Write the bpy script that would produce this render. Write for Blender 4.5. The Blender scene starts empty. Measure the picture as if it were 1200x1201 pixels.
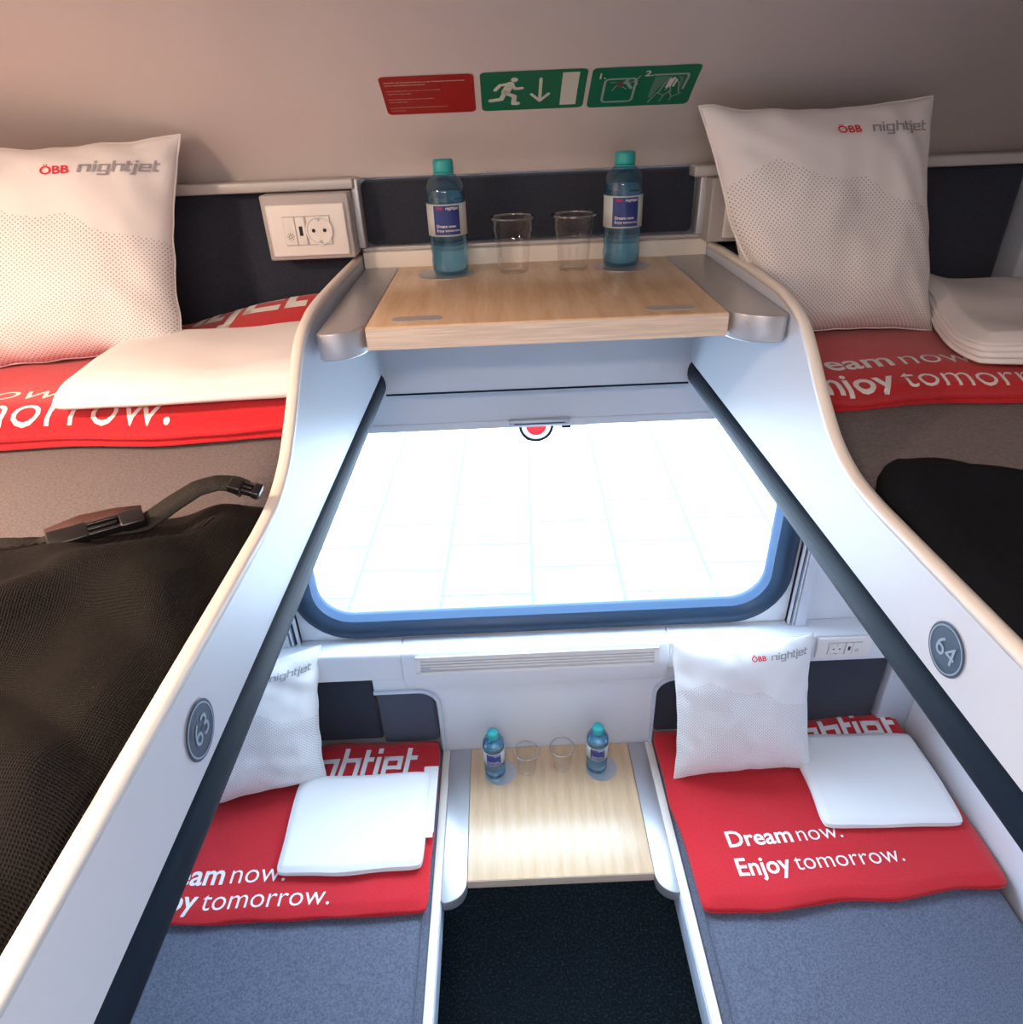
import bpy, bmesh, math, random
from mathutils import Vector, Matrix, noise
random.seed(7)
PI = math.pi
C = bpy.context.scene.collection
ZB = 0.6                                   # lower table top stands 0.6 m over the floor; local heights count from it

# ------------------------------------------------------------ camera
cam_d = bpy.data.cameras.new('camera'); cam = bpy.data.objects.new('camera', cam_d); C.objects.link(cam)
cam_d.sensor_fit = 'HORIZONTAL'; cam_d.sensor_width = 36; cam_d.lens = 798.3 / 1200 * 36
cam_d.clip_start = 0.01
def cam_axes(p, ro, ya):
    cy, sy = math.cos(ya), math.sin(ya)
    f = Vector((sy, cy, 0)); r = Vector((cy, -sy, 0)); u = Vector((0, 0, 1))
    f2 = f * math.cos(p) - u * math.sin(p); u2 = u * math.cos(p) + f * math.sin(p)
    return r * math.cos(ro) + u2 * math.sin(ro), -r * math.sin(ro) + u2 * math.cos(ro), f2
r_, u_, f_ = cam_axes(0.542, -0.04185, 0.00255)
cam.matrix_world = Matrix(((r_.x, u_.x, -f_.x, -0.0571), (r_.y, u_.y, -f_.y, -1.2169), (r_.z, u_.z, -f_.z, 1.6345 + ZB), (0, 0, 0, 1)))
bpy.context.scene.camera = cam

# ------------------------------------------------------------ world, lights, exposure
W = bpy.data.worlds.new('sky'); bpy.context.scene.world = W; W.use_nodes = True
bg = W.node_tree.nodes['Background']; bg.inputs[0].default_value = (0.62, 0.80, 1.0, 1); bg.inputs[1].default_value = 19.0
vs = bpy.context.scene.view_settings
vs.view_transform = 'Standard'; vs.look = 'None'; vs.exposure = 0.0; vs.gamma = 1; vs.use_curve_mapping = False
def area(name, loc, rot, sx, sy, power, col, portal=False, spread=PI):
    d = bpy.data.lights.new(name, 'AREA'); d.shape = 'RECTANGLE'; d.size = sx; d.size_y = sy; d.energy = power; d.color = col
    d.spread = spread
    if portal: d.cycles.is_portal = True
    o = bpy.data.objects.new(name, d); C.objects.link(o); o.location = (loc[0], loc[1], loc[2] + ZB); o.rotation_euler = rot
    return o
area('window_daylight_portal', (0.02, 0.262, 0.85), (-PI / 2, 0, 0), 1.24, 0.95, 1, (1, 1, 1), portal=True)
area('reading_lamp_light', (-0.80, -0.80, 1.775), (0, 0, 0), 0.09, 0.09, 9.5, (1.0, 0.70, 0.50))
area('aisle_lamp_light', (-0.20, -1.45, 1.825), (0, 0, 0), 0.5, 0.12, 15.0, (1.0, 0.80, 0.69))

# ------------------------------------------------------------ materials
def mat(name, col, rough=0.5, metal=0.0, bump=0.0, bscale=200.0, var=0.0, vscale=20.0, sheen=0.0, coat=0.0, col2=None, spec=None):
    m = bpy.data.materials.new(name); m.use_nodes = True; nt = m.node_tree; b = nt.nodes['Principled BSDF']
    b.inputs['Base Color'].default_value = (*col, 1); b.inputs['Roughness'].default_value = rough; b.inputs['Metallic'].default_value = metal
    if sheen: b.inputs['Sheen Weight'].default_value = sheen
    if coat: b.inputs['Coat Weight'].default_value = coat
    if spec is not None: b.inputs['Specular IOR Level'].default_value = spec
    tc = nt.nodes.new('ShaderNodeTexCoord')
    if var or col2:
        n = nt.nodes.new('ShaderNodeTexNoise'); n.inputs['Scale'].default_value = vscale; n.inputs['Detail'].default_value = 3
        nt.links.new(tc.outputs['Object'], n.inputs['Vector'])
        mx = nt.nodes.new('ShaderNodeMix'); mx.data_type = 'RGBA'
        c2 = col2 if col2 else tuple(max(0, c * (1 - var)) for c in col)
        rp = nt.nodes.new('ShaderNodeValToRGB'); rp.color_ramp.elements[0].position = .35; rp.color_ramp.elements[1].position = .65
        nt.links.new(n.outputs['Fac'], rp.inputs['Fac']); nt.links.new(rp.outputs['Color'], mx.inputs[0])
        mx.inputs[6].default_value = (*col, 1); mx.inputs[7].default_value = (*c2, 1)
        nt.links.new(mx.outputs[2], b.inputs['Base Color'])
    if bump:
        n = nt.nodes.new('ShaderNodeTexNoise'); n.inputs['Scale'].default_value = bscale; n.inputs['Detail'].default_value = 2
        nt.links.new(tc.outputs['Object'], n.inputs['Vector'])
        bp = nt.nodes.new('ShaderNodeBump'); bp.inputs['Strength'].default_value = bump; bp.inputs['Distance'].default_value = 0.002
        nt.links.new(n.outputs['Fac'], bp.inputs['Height']); nt.links.new(bp.outputs['Normal'], b.inputs['Normal'])
    return m
M = {}
M['panel'] = mat('white_laminate', (0.55, 0.61, 0.70), .4, bump=.03, bscale=400)
M['wallwhite'] = mat('white_wall', (0.74, 0.77, 0.82), .45, bump=.03, bscale=300)
M['roof'] = mat('roof_white', (0.70, 0.64, 0.62), .5, bump=.02, bscale=300)
M['edge'] = mat('cream_edge_trim', (0.80, 0.76, 0.69), .45)
M['rubber'] = mat('dark_blue_rubber', (0.004, 0.011, 0.026), .65, spec=.14)
M['gasket'] = mat('window_rubber', (0.02, 0.045, 0.085), .4, spec=.35)
M['gasket2'] = mat('window_rubber_lip', (0.035, 0.075, 0.15), .5, spec=.25)
M['alu'] = mat('brushed_aluminium', (0.56, 0.58, 0.62), .38, .5)
M['wing'] = mat('satin_silver', (0.50, 0.50, 0.52), .33, .6)
M['trim'] = mat('grey_trim', (0.50, 0.49, 0.48), .4, .2)
M['plastic'] = mat('white_plastic', (0.80, 0.78, 0.75), .3)
M['housing'] = mat('grey_housing', (0.42, 0.40, 0.40), .45)
M['black'] = mat('black_plastic', (0.007, 0.007, 0.008), .3)
M['navy'] = mat('navy_upholstery', (0.028, 0.037, 0.062), .9, bump=.5, bscale=900, var=.35, vscale=500, sheen=.2)
M['bluepad'] = mat('blue_grey_upholstery', (0.075, 0.088, 0.135), .9, bump=.5, bscale=900, var=.25, vscale=500, sheen=.2)
M['seatL'] = mat('grey_seat_cloth', (0.135, 0.150, 0.205), .95, bump=.6, bscale=700, col2=(0.075, 0.086, 0.130), vscale=240, sheen=.15)
M['seatU'] = mat('taupe_seat_cloth', (0.17, 0.138, 0.138), .95, bump=.6, bscale=700, col2=(0.105, 0.088, 0.090), vscale=300, sheen=.15)
M['red'] = mat('red_fleece', (0.62, 0.010, 0.020), .95, bump=.5, bscale=600, var=.15, vscale=300, sheen=.25)
M['sheet'] = mat('white_sheet', (0.82, 0.80, 0.80), .85, bump=.12, bscale=300)
M['print'] = mat('white_print', (0.85, 0.83, 0.82), .7)
M['printgrey'] = mat('grey_print', (0.33, 0.33, 0.35), .7)
M['printred'] = mat('red_print', (0.70, 0.02, 0.04), .7)
M['teal'] = mat('teal_cap', (0.03, 0.42, 0.42), .35)
M['labelblue'] = mat('label_blue', (0.012, 0.035, 0.20), .4)
M['labelwhite'] = mat('label_white', (0.55, 0.62, 0.62), .4)
M['signred'] = mat('sign_red', (0.38, 0.012, 0.012), .4)
M['signgreen'] = mat('sign_green', (0.0, 0.16, 0.085), .4)
M['signwhite'] = mat('sign_white', (0.66, 0.68, 0.62), .4)
M['signgrey'] = mat('sign_pale_green', (0.30, 0.42, 0.37), .4)
M['badge'] = mat('badge_blue', (0.035, 0.065, 0.115), .45)
M['badgering'] = mat('badge_ring', (0.26, 0.36, 0.48), .4)
M['stickerred'] = mat('sticker_red', (0.75, 0.03, 0.04), .4)
M['web'] = mat('dark_webbing', (0.012, 0.010, 0.007), .75, bump=.5, bscale=500)
M['brown'] = mat('brown_webbing', (0.06, 0.018, 0.013), .7, bump=.4, bscale=500)
M['blackcloth'] = mat('black_cloth', (0.004, 0.0055, 0.008), .95, bump=.3, bscale=400, spec=.15)
M['blind'] = mat('blind_cloth', (0.62, 0.65, 0.70), .6)
M['lamp'] = mat('lamp_housing', (0.6, 0.6, 0.6), .4)

def wood():
    m = bpy.data.materials.new('pale_oak_laminate'); m.use_nodes = True; nt = m.node_tree; b = nt.nodes['Principled BSDF']
    tc = nt.nodes.new('ShaderNodeTexCoord'); mp = nt.nodes.new('ShaderNodeMapping'); mp.inputs['Scale'].default_value = (1, 0.09, 1)
    nt.links.new(tc.outputs['Object'], mp.inputs['Vector'])
    n = nt.nodes.new('ShaderNodeTexNoise'); n.inputs['Scale'].default_value = 160; n.inputs['Detail'].default_value = 5; n.inputs['Distortion'].default_value = .4
    wv = nt.nodes.new('ShaderNodeTexWave'); wv.wave_type = 'BANDS'; wv.bands_direction = 'X'; wv.inputs['Scale'].default_value = 9
    wv.inputs['Distortion'].default_value = 7; wv.inputs['Detail'].default_value = 2; wv.inputs['Detail Scale'].default_value = .6
    nt.links.new(mp.outputs[0], n.inputs['Vector']); nt.links.new(mp.outputs[0], wv.inputs['Vector'])
    ad = nt.nodes.new('ShaderNodeMix'); ad.data_type = 'FLOAT'; ad.inputs[0].default_value = .22
    nt.links.new(n.outputs['Fac'], ad.inputs[2]); nt.links.new(wv.outputs['Fac'], ad.inputs[3])
    r = nt.nodes.new('ShaderNodeValToRGB'); r.color_ramp.elements[0].position = .25; r.color_ramp.elements[1].position = .75
    r.color_ramp.elements[0].color = (0.64, 0.43, 0.25, 1); r.color_ramp.elements[1].color = (0.75, 0.55, 0.35, 1)
    nt.links.new(ad.outputs[0], r.inputs['Fac']); nt.links.new(r.outputs['Color'], b.inputs['Base Color'])
    b.inputs['Roughness'].default_value = .24
    return m
M['wood'] = wood()
M['woodedge'] = mat('oak_edge_band', (0.70, 0.58, 0.46), .45, col2=(0.56, 0.45, 0.35), vscale=1)
_nt = M['woodedge'].node_tree; _n = [n for n in _nt.nodes if n.type == 'TEX_NOISE'][0]; _m = _nt.nodes.new('ShaderNodeMapping'); _m.inputs['Scale'].default_value = (14, 100, 420)
_nt.links.new(_n.inputs['Vector'].links[0].from_socket, _m.inputs[0]); _nt.links.new(_m.outputs[0], _n.inputs['Vector'])
M['rail'] = mat('silver_rail', (0.66, 0.70, 0.77), .4, .15)

def carpet():
    m = bpy.data.materials.new('dark_blue_carpet'); m.use_nodes = True; nt = m.node_tree; b = nt.nodes['Principled BSDF']
    tc = nt.nodes.new('ShaderNodeTexCoord'); v = nt.nodes.new('ShaderNodeTexVoronoi'); v.inputs['Scale'].default_value = 190
    n = nt.nodes.new('ShaderNodeTexNoise'); n.inputs['Scale'].default_value = 150
    nt.links.new(tc.outputs['Object'], v.inputs['Vector']); nt.links.new(tc.outputs['Object'], n.inputs['Vector'])
    r = nt.nodes.new('ShaderNodeValToRGB'); r.color_ramp.elements[0].position = .5; r.color_ramp.elements[1].position = .72
    r.color_ramp.elements[0].color = (0.010, 0.032, 0.055, 1); r.color_ramp.elements[1].color = (0.06, 0.12, 0.17, 1)
    nt.links.new(n.outputs['Fac'], r.inputs['Fac']); nt.links.new(r.outputs['Color'], b.inputs['Base Color'])
    bp = nt.nodes.new('ShaderNodeBump'); bp.inputs['Strength'].default_value = .8; bp.inputs['Distance'].default_value = .004
    nt.links.new(v.outputs['Distance'], bp.inputs['Height']); nt.links.new(bp.outputs['Normal'], b.inputs['Normal'])
    b.inputs['Roughness'].default_value = .95
    return m
M['carpet'] = carpet()

def clear(name, tint, edge=.5, rough=.03, base=.04):
    """thin clear plastic or glass: mostly see-through, glossy at grazing angles"""
    m = bpy.data.materials.new(name); m.use_nodes = True; nt = m.node_tree
    for n in list(nt.nodes): nt.nodes.remove(n)
    o = nt.nodes.new('ShaderNodeOutputMaterial'); t = nt.nodes.new('ShaderNodeBsdfTransparent'); t.inputs[0].default_value = (*tint, 1)
    g = nt.nodes.new('ShaderNodeBsdfGlossy'); g.inputs['Roughness'].default_value = rough
    lw = nt.nodes.new('ShaderNodeLayerWeight'); lw.inputs['Blend'].default_value = .25
    mr = nt.nodes.new('ShaderNodeMapRange'); mr.inputs['To Min'].default_value = base; mr.inputs['To Max'].default_value = edge
    mx = nt.nodes.new('ShaderNodeMixShader')
    nt.links.new(lw.outputs['Facing'], mr.inputs['Value']); nt.links.new(mr.outputs[0], mx.inputs[0])
    nt.links.new(t.outputs[0], mx.inputs[1]); nt.links.new(g.outputs[0], mx.inputs[2]); nt.links.new(mx.outputs[0], o.inputs[0])
    return m
M['cup'] = clear('clear_cup_plastic', (0.985, 0.985, 0.985), .5, .05, .02)
M['glass'] = clear('window_glass', (0.97, 0.985, 0.99), .3, 0.0, .02)
def bottle_mat():
    m = bpy.data.materials.new('blue_water'); m.use_nodes = True; b = m.node_tree.nodes['Principled BSDF']
    b.inputs['Base Color'].default_value = (0.66, 0.87, 0.96, 1); b.inputs['Transmission Weight'].default_value = 1
    b.inputs['Roughness'].default_value = .02; b.inputs['IOR'].default_value = 1.33
    return m
M['water'] = bottle_mat()
M['bottle'] = clear('blue_bottle_plastic', (0.52, 0.76, 0.87), .45, .05, .05)
def add_body(m, col, f):
    nt = m.node_tree; o = [n for n in nt.nodes if n.type == 'OUTPUT_MATERIAL'][0]; src = o.inputs[0].links[0].from_socket
    d = nt.nodes.new('ShaderNodeBsdfDiffuse'); d.inputs[0].default_value = (*col, 1); mx = nt.nodes.new('ShaderNodeMixShader'); mx.inputs[0].default_value = f
    nt.links.new(src, mx.inputs[1]); nt.links.new(d.outputs[0], mx.inputs[2]); nt.links.new(mx.outputs[0], o.inputs[0])
add_body(M['bottle'], (0.10, 0.30, 0.50), .12)

def pillow_mat():
    """white cotton with grey dots on a staggered grid, filling a ridge-line shape (UV space)"""
    m = bpy.data.materials.new('dotted_pillow_cotton'); m.use_nodes = True; nt = m.node_tree; b = nt.nodes['Principled BSDF']
    L = nt.links.new
    uv = nt.nodes.new('ShaderNodeUVMap'); sp = nt.nodes.new('ShaderNodeSeparateXYZ'); L(uv.outputs[0], sp.inputs[0])
    def mth(op, a, bb=None):
        n = nt.nodes.new('ShaderNodeMath'); n.operation = op
        for i, x in enumerate((a, bb)):
            if x is None: continue
            if isinstance(x, (int, float)): n.inputs[i].default_value = x
            else: L(x, n.inputs[i])
        return n.outputs[0]
    N = 50.0
    U = mth('MULTIPLY', sp.outputs[0], N); V = mth('MULTIPLY', sp.outputs[1], N * 2)
    row = mth('FLOOR', V); odd = mth('MULTIPLY', mth('MODULO', row, 2.0), .5)
    fu = mth('SUBTRACT', mth('FRACT', mth('ADD', U, odd)), .5); fv = mth('MULTIPLY', mth('SUBTRACT', mth('FRACT', V), .5), .5)
    d = mth('SQRT', mth('ADD', mth('MULTIPLY', fu, fu), mth('MULTIPLY', fv, fv)))
    dot = mth('LESS_THAN', d, .145)
    cr = nt.nodes.new('ShaderNodeValToRGB'); L(sp.outputs[0], cr.inputs[0]); e = cr.color_ramp.elements
    pts = [(0, .66), (.10, .70), (.24, .755), (.40, .67), (.50, .65), (.60, .665), (.73, .57), (.85, .55), (1, .52)]
    e[0].position, e[1].position = 0, 1
    for p, v in pts[1:-1]: e.new(p)
    for el, (p, v) in zip(sorted(e, key=lambda q: q.position), pts): el.color = (v, v, v, 1)
    inside = mth('LESS_THAN', sp.outputs[1], cr.outputs[0])
    fac = mth('MULTIPLY', dot, inside)
    mx = nt.nodes.new('ShaderNodeMix'); mx.data_type = 'RGBA'; mx.inputs[6].default_value = (0.80, 0.78, 0.78, 1); mx.inputs[7].default_value = (0.27, 0.25, 0.26, 1)
    L(fac, mx.inputs[0]); L(mx.outputs[2], b.inputs['Base Color']); b.inputs['Roughness'].default_value = .9
    b.inputs['Sheen Weight'].default_value = .1
    return m
M['pillow'] = pillow_mat()

def mesh_mat():
    """dark ribbed net fabric"""
    m = bpy.data.materials.new('black_net_fabric'); m.use_nodes = True; nt = m.node_tree; b = nt.nodes['Principled BSDF']
    uv = nt.nodes.new('ShaderNodeUVMap')
    w1 = nt.nodes.new('ShaderNodeTexWave'); w1.bands_direction = 'X'; w1.inputs['Scale'].default_value = 20; w1.inputs['Distortion'].default_value = .6
    w2 = nt.nodes.new('ShaderNodeTexWave'); w2.bands_direction = 'Y'; w2.inputs['Scale'].default_value = 14; w2.inputs['Distortion'].default_value = .6
    nt.links.new(uv.outputs[0], w1.inputs[0]); nt.links.new(uv.outputs[0], w2.inputs[0])
    mu = nt.nodes.new('ShaderNodeMath'); mu.operation = 'MULTIPLY'; nt.links.new(w1.outputs['Fac'], mu.inputs[0]); nt.links.new(w2.outputs['Fac'], mu.inputs[1])
    r = nt.nodes.new('ShaderNodeValToRGB'); r.color_ramp.elements[0].color = (0.011, 0.0085, 0.007, 1); r.color_ramp.elements[1].color = (0.001, 0.0015, 0.003, 1)
    nt.links.new(mu.outputs[0], r.inputs[0]); nt.links.new(r.outputs[0], b.inputs['Base Color'])
    bp = nt.nodes.new('ShaderNodeBump'); bp.inputs['Strength'].default_value = .6; bp.inputs['Distance'].default_value = .002
    nt.links.new(mu.outputs[0], bp.inputs['Height']); nt.links.new(bp.outputs['Normal'], b.inputs['Normal'])
    b.inputs['Roughness'].default_value = .8; b.inputs['Specular IOR Level'].default_value = .2
    return m
M['net'] = mesh_mat()

def paving():
    m = bpy.data.materials.new('platform_paving'); m.use_nodes = True; nt = m.node_tree; b = nt.nodes['Principled BSDF']
    tc = nt.nodes.new('ShaderNodeTexCoord'); mp = nt.nodes.new('ShaderNodeMapping'); mp.inputs['Rotation'].default_value = (0, 0, PI / 2 + .03)
    br = nt.nodes.new('ShaderNodeTexBrick'); nt.links.new(tc.outputs['Object'], mp.inputs[0]); nt.links.new(mp.outputs[0], br.inputs['Vector'])
    br.inputs['Scale'].default_value = 1; br.inputs['Brick Width'].default_value = .62; br.inputs['Row Height'].default_value = .62; br.inputs['Mortar Size'].default_value = .016
    br.inputs['Color1'].default_value = (0.62, 0.62, 0.62, 1); br.inputs['Color2'].default_value = (0.60, 0.60, 0.60, 1); br.inputs['Mortar'].default_value = (0.056, 0.056, 0.056, 1)
    nt.links.new(br.outputs['Color'], b.inputs['Base Color']); b.inputs['Roughness'].default_value = .9
    return m
M['paving'] = paving()

# ------------------------------------------------------------ mesh helpers
def link(name, me, m, parent=None, smooth=False, loc=None):
    if m is not None and not me.materials: me.materials.append(m)
    if smooth:
        for p in me.polygons: p.use_smooth = True
    o = bpy.data.objects.new(name, me); C.objects.link(o)
    if loc: o.location = loc
    if parent: o.parent = parent
    return o
def pyd(name, vs_, fs, m, parent=None, smooth=False, loc=None):
    me = bpy.data.meshes.new(name); me.from_pydata([tuple(v) for v in vs_], [], fs)
    bm = bmesh.new(); bm.from_mesh(me); bmesh.ops.recalc_face_normals(bm, faces=bm.faces); bm.to_mesh(me); bm.free()
    return link(name, me, m, parent, smooth, loc)
def bevel(o, w, seg=3):
    b = o.modifiers.new('bevel', 'BEVEL'); b.width = w; b.segments = seg; b.limit_method = 'ANGLE'; b.angle_limit = math.radians(40)
    for p in o.data.polygons: p.use_smooth = True
    return o
def add_box(V, F, x0, x1, y0, y1, z0, z1):
    n = len(V)
    V += [(x0, y0, z0), (x1, y0, z0), (x1, y1, z0), (x0, y1, z0), (x0, y0, z1), (x1, y0, z1), (x1, y1, z1), (x0, y1, z1)]
    F += [(n, n+3, n+2, n+1), (n+4, n+5, n+6, n+7), (n, n+1, n+5, n+4), (n+1, n+2, n+6, n+5), (n+2, n+3, n+7, n+6), (n+3, n, n+4, n+7)]
def box(name, x0, x1, y0, y1, z0, z1, m, parent=None, bev=0.0, off=(0, 0, 0)):
    V, F = [], []; add_box(V, F, x0 - off[0], x1 - off[0], y0 - off[1], y1 - off[1], z0 - off[2], z1 - off[2])
    o = pyd(name, V, F, m, parent)
    if bev: bevel(o, bev)
    return o
def prism(name, pts, axis, a0, a1, m, parent=None, bev=0.0, smooth=False):
    """extrude a 2-D outline along an axis: 'x' -> pts are (y,z); 'y' -> (x,z); 'z' -> (x,y)"""
    def mk(p, a): return {'x': (a, p[0], p[1]), 'y': (p[0], a, p[1]), 'z': (p[0], p[1], a)}[axis]
    n = len(pts); V = [mk(p, a0) for p in pts] + [mk(p, a1) for p in pts]
    F = [tuple(range(n)), tuple(range(2 * n - 1, n - 1, -1))] + [(i, (i + 1) % n, n + (i + 1) % n, n + i) for i in range(n)]
    o = pyd(name, V, F, m, parent, smooth)
    if bev: bevel(o, bev)
    return o
def lathe(name, prof, m, parent=None, seg=40, loc=None, closed=False):
    V, F = [], []; n = len(prof)
    for r, z in prof:
        for k in range(seg):
            a = 2 * PI * k / seg; V.append((r * math.cos(a), r * math.sin(a), z))
    for i in range(n - 1 if not closed else n):
        j = (i + 1) % n
        for k in range(seg):
            F.append((i * seg + k, i * seg + (k + 1) % seg, j * seg + (k + 1) % seg, j * seg + k))
    if not closed:
        F.append(tuple(range(seg))); F.append(tuple(range((n - 1) * seg, n * seg)))
    return pyd(name, V, F, m, parent, True, loc)
def tube(name, path, r, m, parent=None, seg=12, flat=1.0):
    V, F = [], []; P = [Vector(p) for p in path]
    for i, p in enumerate(P):
        t = (P[min(i + 1, len(P) - 1)] - P[max(i - 1, 0)]).normalized()
        a = t.cross(Vector((0, 0, 1)));
        if a.length < 1e-3: a = Vector((1, 0, 0))
        a.normalize(); b = t.cross(a)
        for k in range(seg):
            q = 2 * PI * k / seg; V.append(p + a * math.cos(q) * r + b * math.sin(q) * r * flat)
    for i in range(len(P) - 1):
        for k in range(seg): F.append((i * seg + k, i * seg + (k + 1) % seg, (i + 1) * seg + (k + 1) % seg, (i + 1) * seg + k))
    F.append(tuple(range(seg))); F.append(tuple(range((len(P) - 1) * seg, len(P) * seg)))
    return pyd(name, V, F, m, parent, True)
def rrect(x0, x1, z0, z1, r, n=8):
    out = []
    for cx, cz, a in ((x1 - r, z0 + r, -90), (x1 - r, z1 - r, 0), (x0 + r, z1 - r, 90), (x0 + r, z0 + r, 180)):
        for k in range(n + 1):
            q = math.radians(a + 90 * k / n); out.append((cx + r * math.cos(q), cz + r * math.sin(q)))
    return out
def empty(name, loc, label=None, cat=None, group=None):
    o = bpy.data.objects.new(name, None); C.objects.link(o); o.location = loc; o.empty_display_size = .05
    if label: tag(o, label, cat, group)
    return o
def tag(o, label, cat, group=None):
    o['label'] = label; o['category'] = cat
    if group: o['group'] = group
    return o
def struct(o): o['kind'] = 'structure'; return o
def rebase(o, loc):
    """give a thing whose mesh was laid out in room coordinates an origin at its own base"""
    o.data.transform(Matrix.Translation(-Vector(loc))); o.location = loc; return o

# ---- flat print: outlines and lettering mapped onto a surface
def stroke(pts, w, cap=True):
    """constant-width polyline as quads with round joints"""
    out = []
    for a, b in zip(pts, pts[1:]):
        a = Vector(a); b = Vector(b); d = (b - a).normalized(); n = Vector((-d.y, d.x)) * w / 2
        out.append([a + n, a - n, b - n, b + n])
    if cap:
        for p in pts: out.append([Vector(p) + Vector((math.cos(q), math.sin(q))) * w / 2 for q in [k * PI / 5 for k in range(10)]])
    return out
def sq(pts, wx, wy):
    """square-cornered stroke for the techno lettering: vertical bars wx wide, horizontal bars wy tall"""
    out = []
    for (x0, y0), (x1, y1) in zip(pts, pts[1:]):
        if abs(x0 - x1) < 1e-6: out.append([(x0 - wx/2, min(y0, y1) - wy/2), (x0 + wx/2, min(y0, y1) - wy/2), (x0 + wx/2, max(y0, y1) + wy/2), (x0 - wx/2, max(y0, y1) + wy/2)])
        else:
            c = .0
            out.append([(min(x0, x1) - wx/2 + c, y0 - wy/2), (max(x0, x1) + wx/2 - c, y0 - wy/2), (max(x0, x1) + wx/2 - c, y0 + wy/2), (min(x0, x1) - wx/2 + c, y0 + wy/2)])
    return out
def nightjet(x, y, h, shear=.14):
    """the word as polygons; h = x-height; returns polygons and width"""
    wx, wy = .27, .20; t, b_ = 1 - wy/2, wy/2; asc = 1.42 - wy/2; wd = .82
    L = []
    def put(polys, dx): L.extend([[(px + dx, py) for px, py in q] for q in polys])
    c = wx / 2
    put(sq([(c, b_), (c, t)], wx, wy) + sq([(c, t), (c + wd, t)], wx, wy) + sq([(c + wd, t), (c + wd, b_)], wx, wy), 0)
    X = wd + wx + .17
    put(sq([(c, b_), (c, t)], wx, wy) + sq([(c, 1.24), (c, 1.32)], wx, wy * .8), X); X += wx + .17
    put(sq([(c + wd, b_), (c, b_)], wx, wy) + sq([(c, b_), (c, t)], wx, wy) + sq([(c, t), (c + wd, t)], wx, wy) + sq([(c + wd, t), (c + wd, -.32)], wx, wy) + sq([(c + .1, -.32), (c + wd, -.32)], wx, wy), X); X += wd + wx + .17
    put(sq([(c, b_), (c, asc)], wx, wy) + sq([(c, t), (c + wd, t)], wx, wy) + sq([(c + wd, t), (c + wd, b_)], wx, wy), X); X += wd + wx + .14
    put(sq([(c, b_), (c, 1.25)], wx, wy) + sq([(c, t), (c + .32, t)], wx, wy) + sq([(c, b_), (c + .28, b_)], wx, wy), X); X += wx + .46
    put(sq([(c, t), (c, -.32)], wx, wy) + sq([(c - .16, -.32), (c, -.32)], wx, wy) + sq([(c, 1.24), (c, 1.32)], wx, wy * .8), X); X += wx + .17
    put(sq([(c, b_), (c + wd, b_)], wx, wy) + sq([(c, b_), (c, t)], wx, wy) + sq([(c, t), (c + wd, t)], wx, wy) + sq([(c + wd, t), (c + wd, .5)], wx, wy) + sq([(c, .5), (c + wd, .5)], wx, wy * .8), X); X += wd + wx + .17
    put(sq([(c, b_), (c, 1.25)], wx, wy) + sq([(c, t), (c + .38, t)], wx, wy) + sq([(c, b_), (c + .38, b_)], wx, wy), X); X += wx + .5
    return [[(x + (px + py * shear) * h, y + py * h) for px, py in q] for q in L], X * h
def polys_bm(polys):
    bm = bmesh.new()
    for q in polys:
        f = bm.faces.new([bm.verts.new((p[0], p[1], 0)) for p in q]); f.normal_update()
        if f.normal.z < 0: f.normal_flip()
    return bm
def text_bm(s, x, y, size, bold=0.0, shear=0.0, sx=1.0, align='LEFT'):
    cu = bpy.data.curves.new('t', 'FONT'); cu.body = s; cu.size = size; cu.offset = bold * size; cu.shear = shear; cu.align_x = align
    cu.resolution_u = 3; cu.space_character = 1.0
    o = bpy.data.objects.new('t', cu); C.objects.link(o); bpy.context.view_layer.update()
    me = bpy.data.meshes.new_from_object(o.evaluated_get(bpy.context.evaluated_depsgraph_get()))
    wd = max([v.co.x for v in me.vertices] + [0]) * sx
    bm = bmesh.new(); bm.from_mesh(me)
    for v in bm.verts: v.co = Vector((v.co.x * sx + x, v.co.y + y, 0))
    bpy.data.objects.remove(o); bpy.data.curves.remove(cu); bpy.data.meshes.remove(me)
    return bm, wd
def printed(name, bms, fmap, m, parent, step=None, label=None):
    """cut flat shapes finely and lay them on a surface; fmap(x, y) -> point"""
    bm = bmesh.new()
    for b in bms:
        me = bpy.data.meshes.new('t'); b.to_mesh(me); b.free(); bm.from_mesh(me); bpy.data.meshes.remove(me)
    if step and bm.verts:
        for ax in (0, 1):
            lo = min(v.co[ax] for v in bm.verts); hi = max(v.co[ax] for v in bm.verts); k = math.floor(lo / step) + 1
            while k * step < hi:
                co = [0, 0, 0]; no = [0, 0, 0]; co[ax] = k * step; no[ax] = 1
                bmesh.ops.bisect_plane(bm, geom=bm.verts[:] + bm.edges[:] + bm.faces[:], plane_co=co, plane_no=no, dist=1e-7); k += 1
    for v in bm.verts: v.co = Vector(fmap(v.co.x, v.co.y))
    me = bpy.data.meshes.new(name); bm.to_mesh(me); bm.free()
    o = link(name, me, m, parent)
    if label: o['label'] = label
    return o
def nz(x, y, s): return noise.noise(Vector((x, y, s)))
def sstep(a, b, x):
    t = min(1, max(0, (x - a) / (b - a))); return t * t * (3 - 2 * t)

# ------------------------------------------------------------ shell
XL, XR, YW, YB, ZF, ZC = -1.08, 1.08, 0.20, -1.95, -0.6, 1.86
struct(box('floor', XL - .03, XR + .03, YB, YW + .06, ZF - .05, ZF, M['carpet']))
struct(box('platform_ground', -14, 14, .75, 14, -1.35, -1.25, M['paving']))
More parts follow.
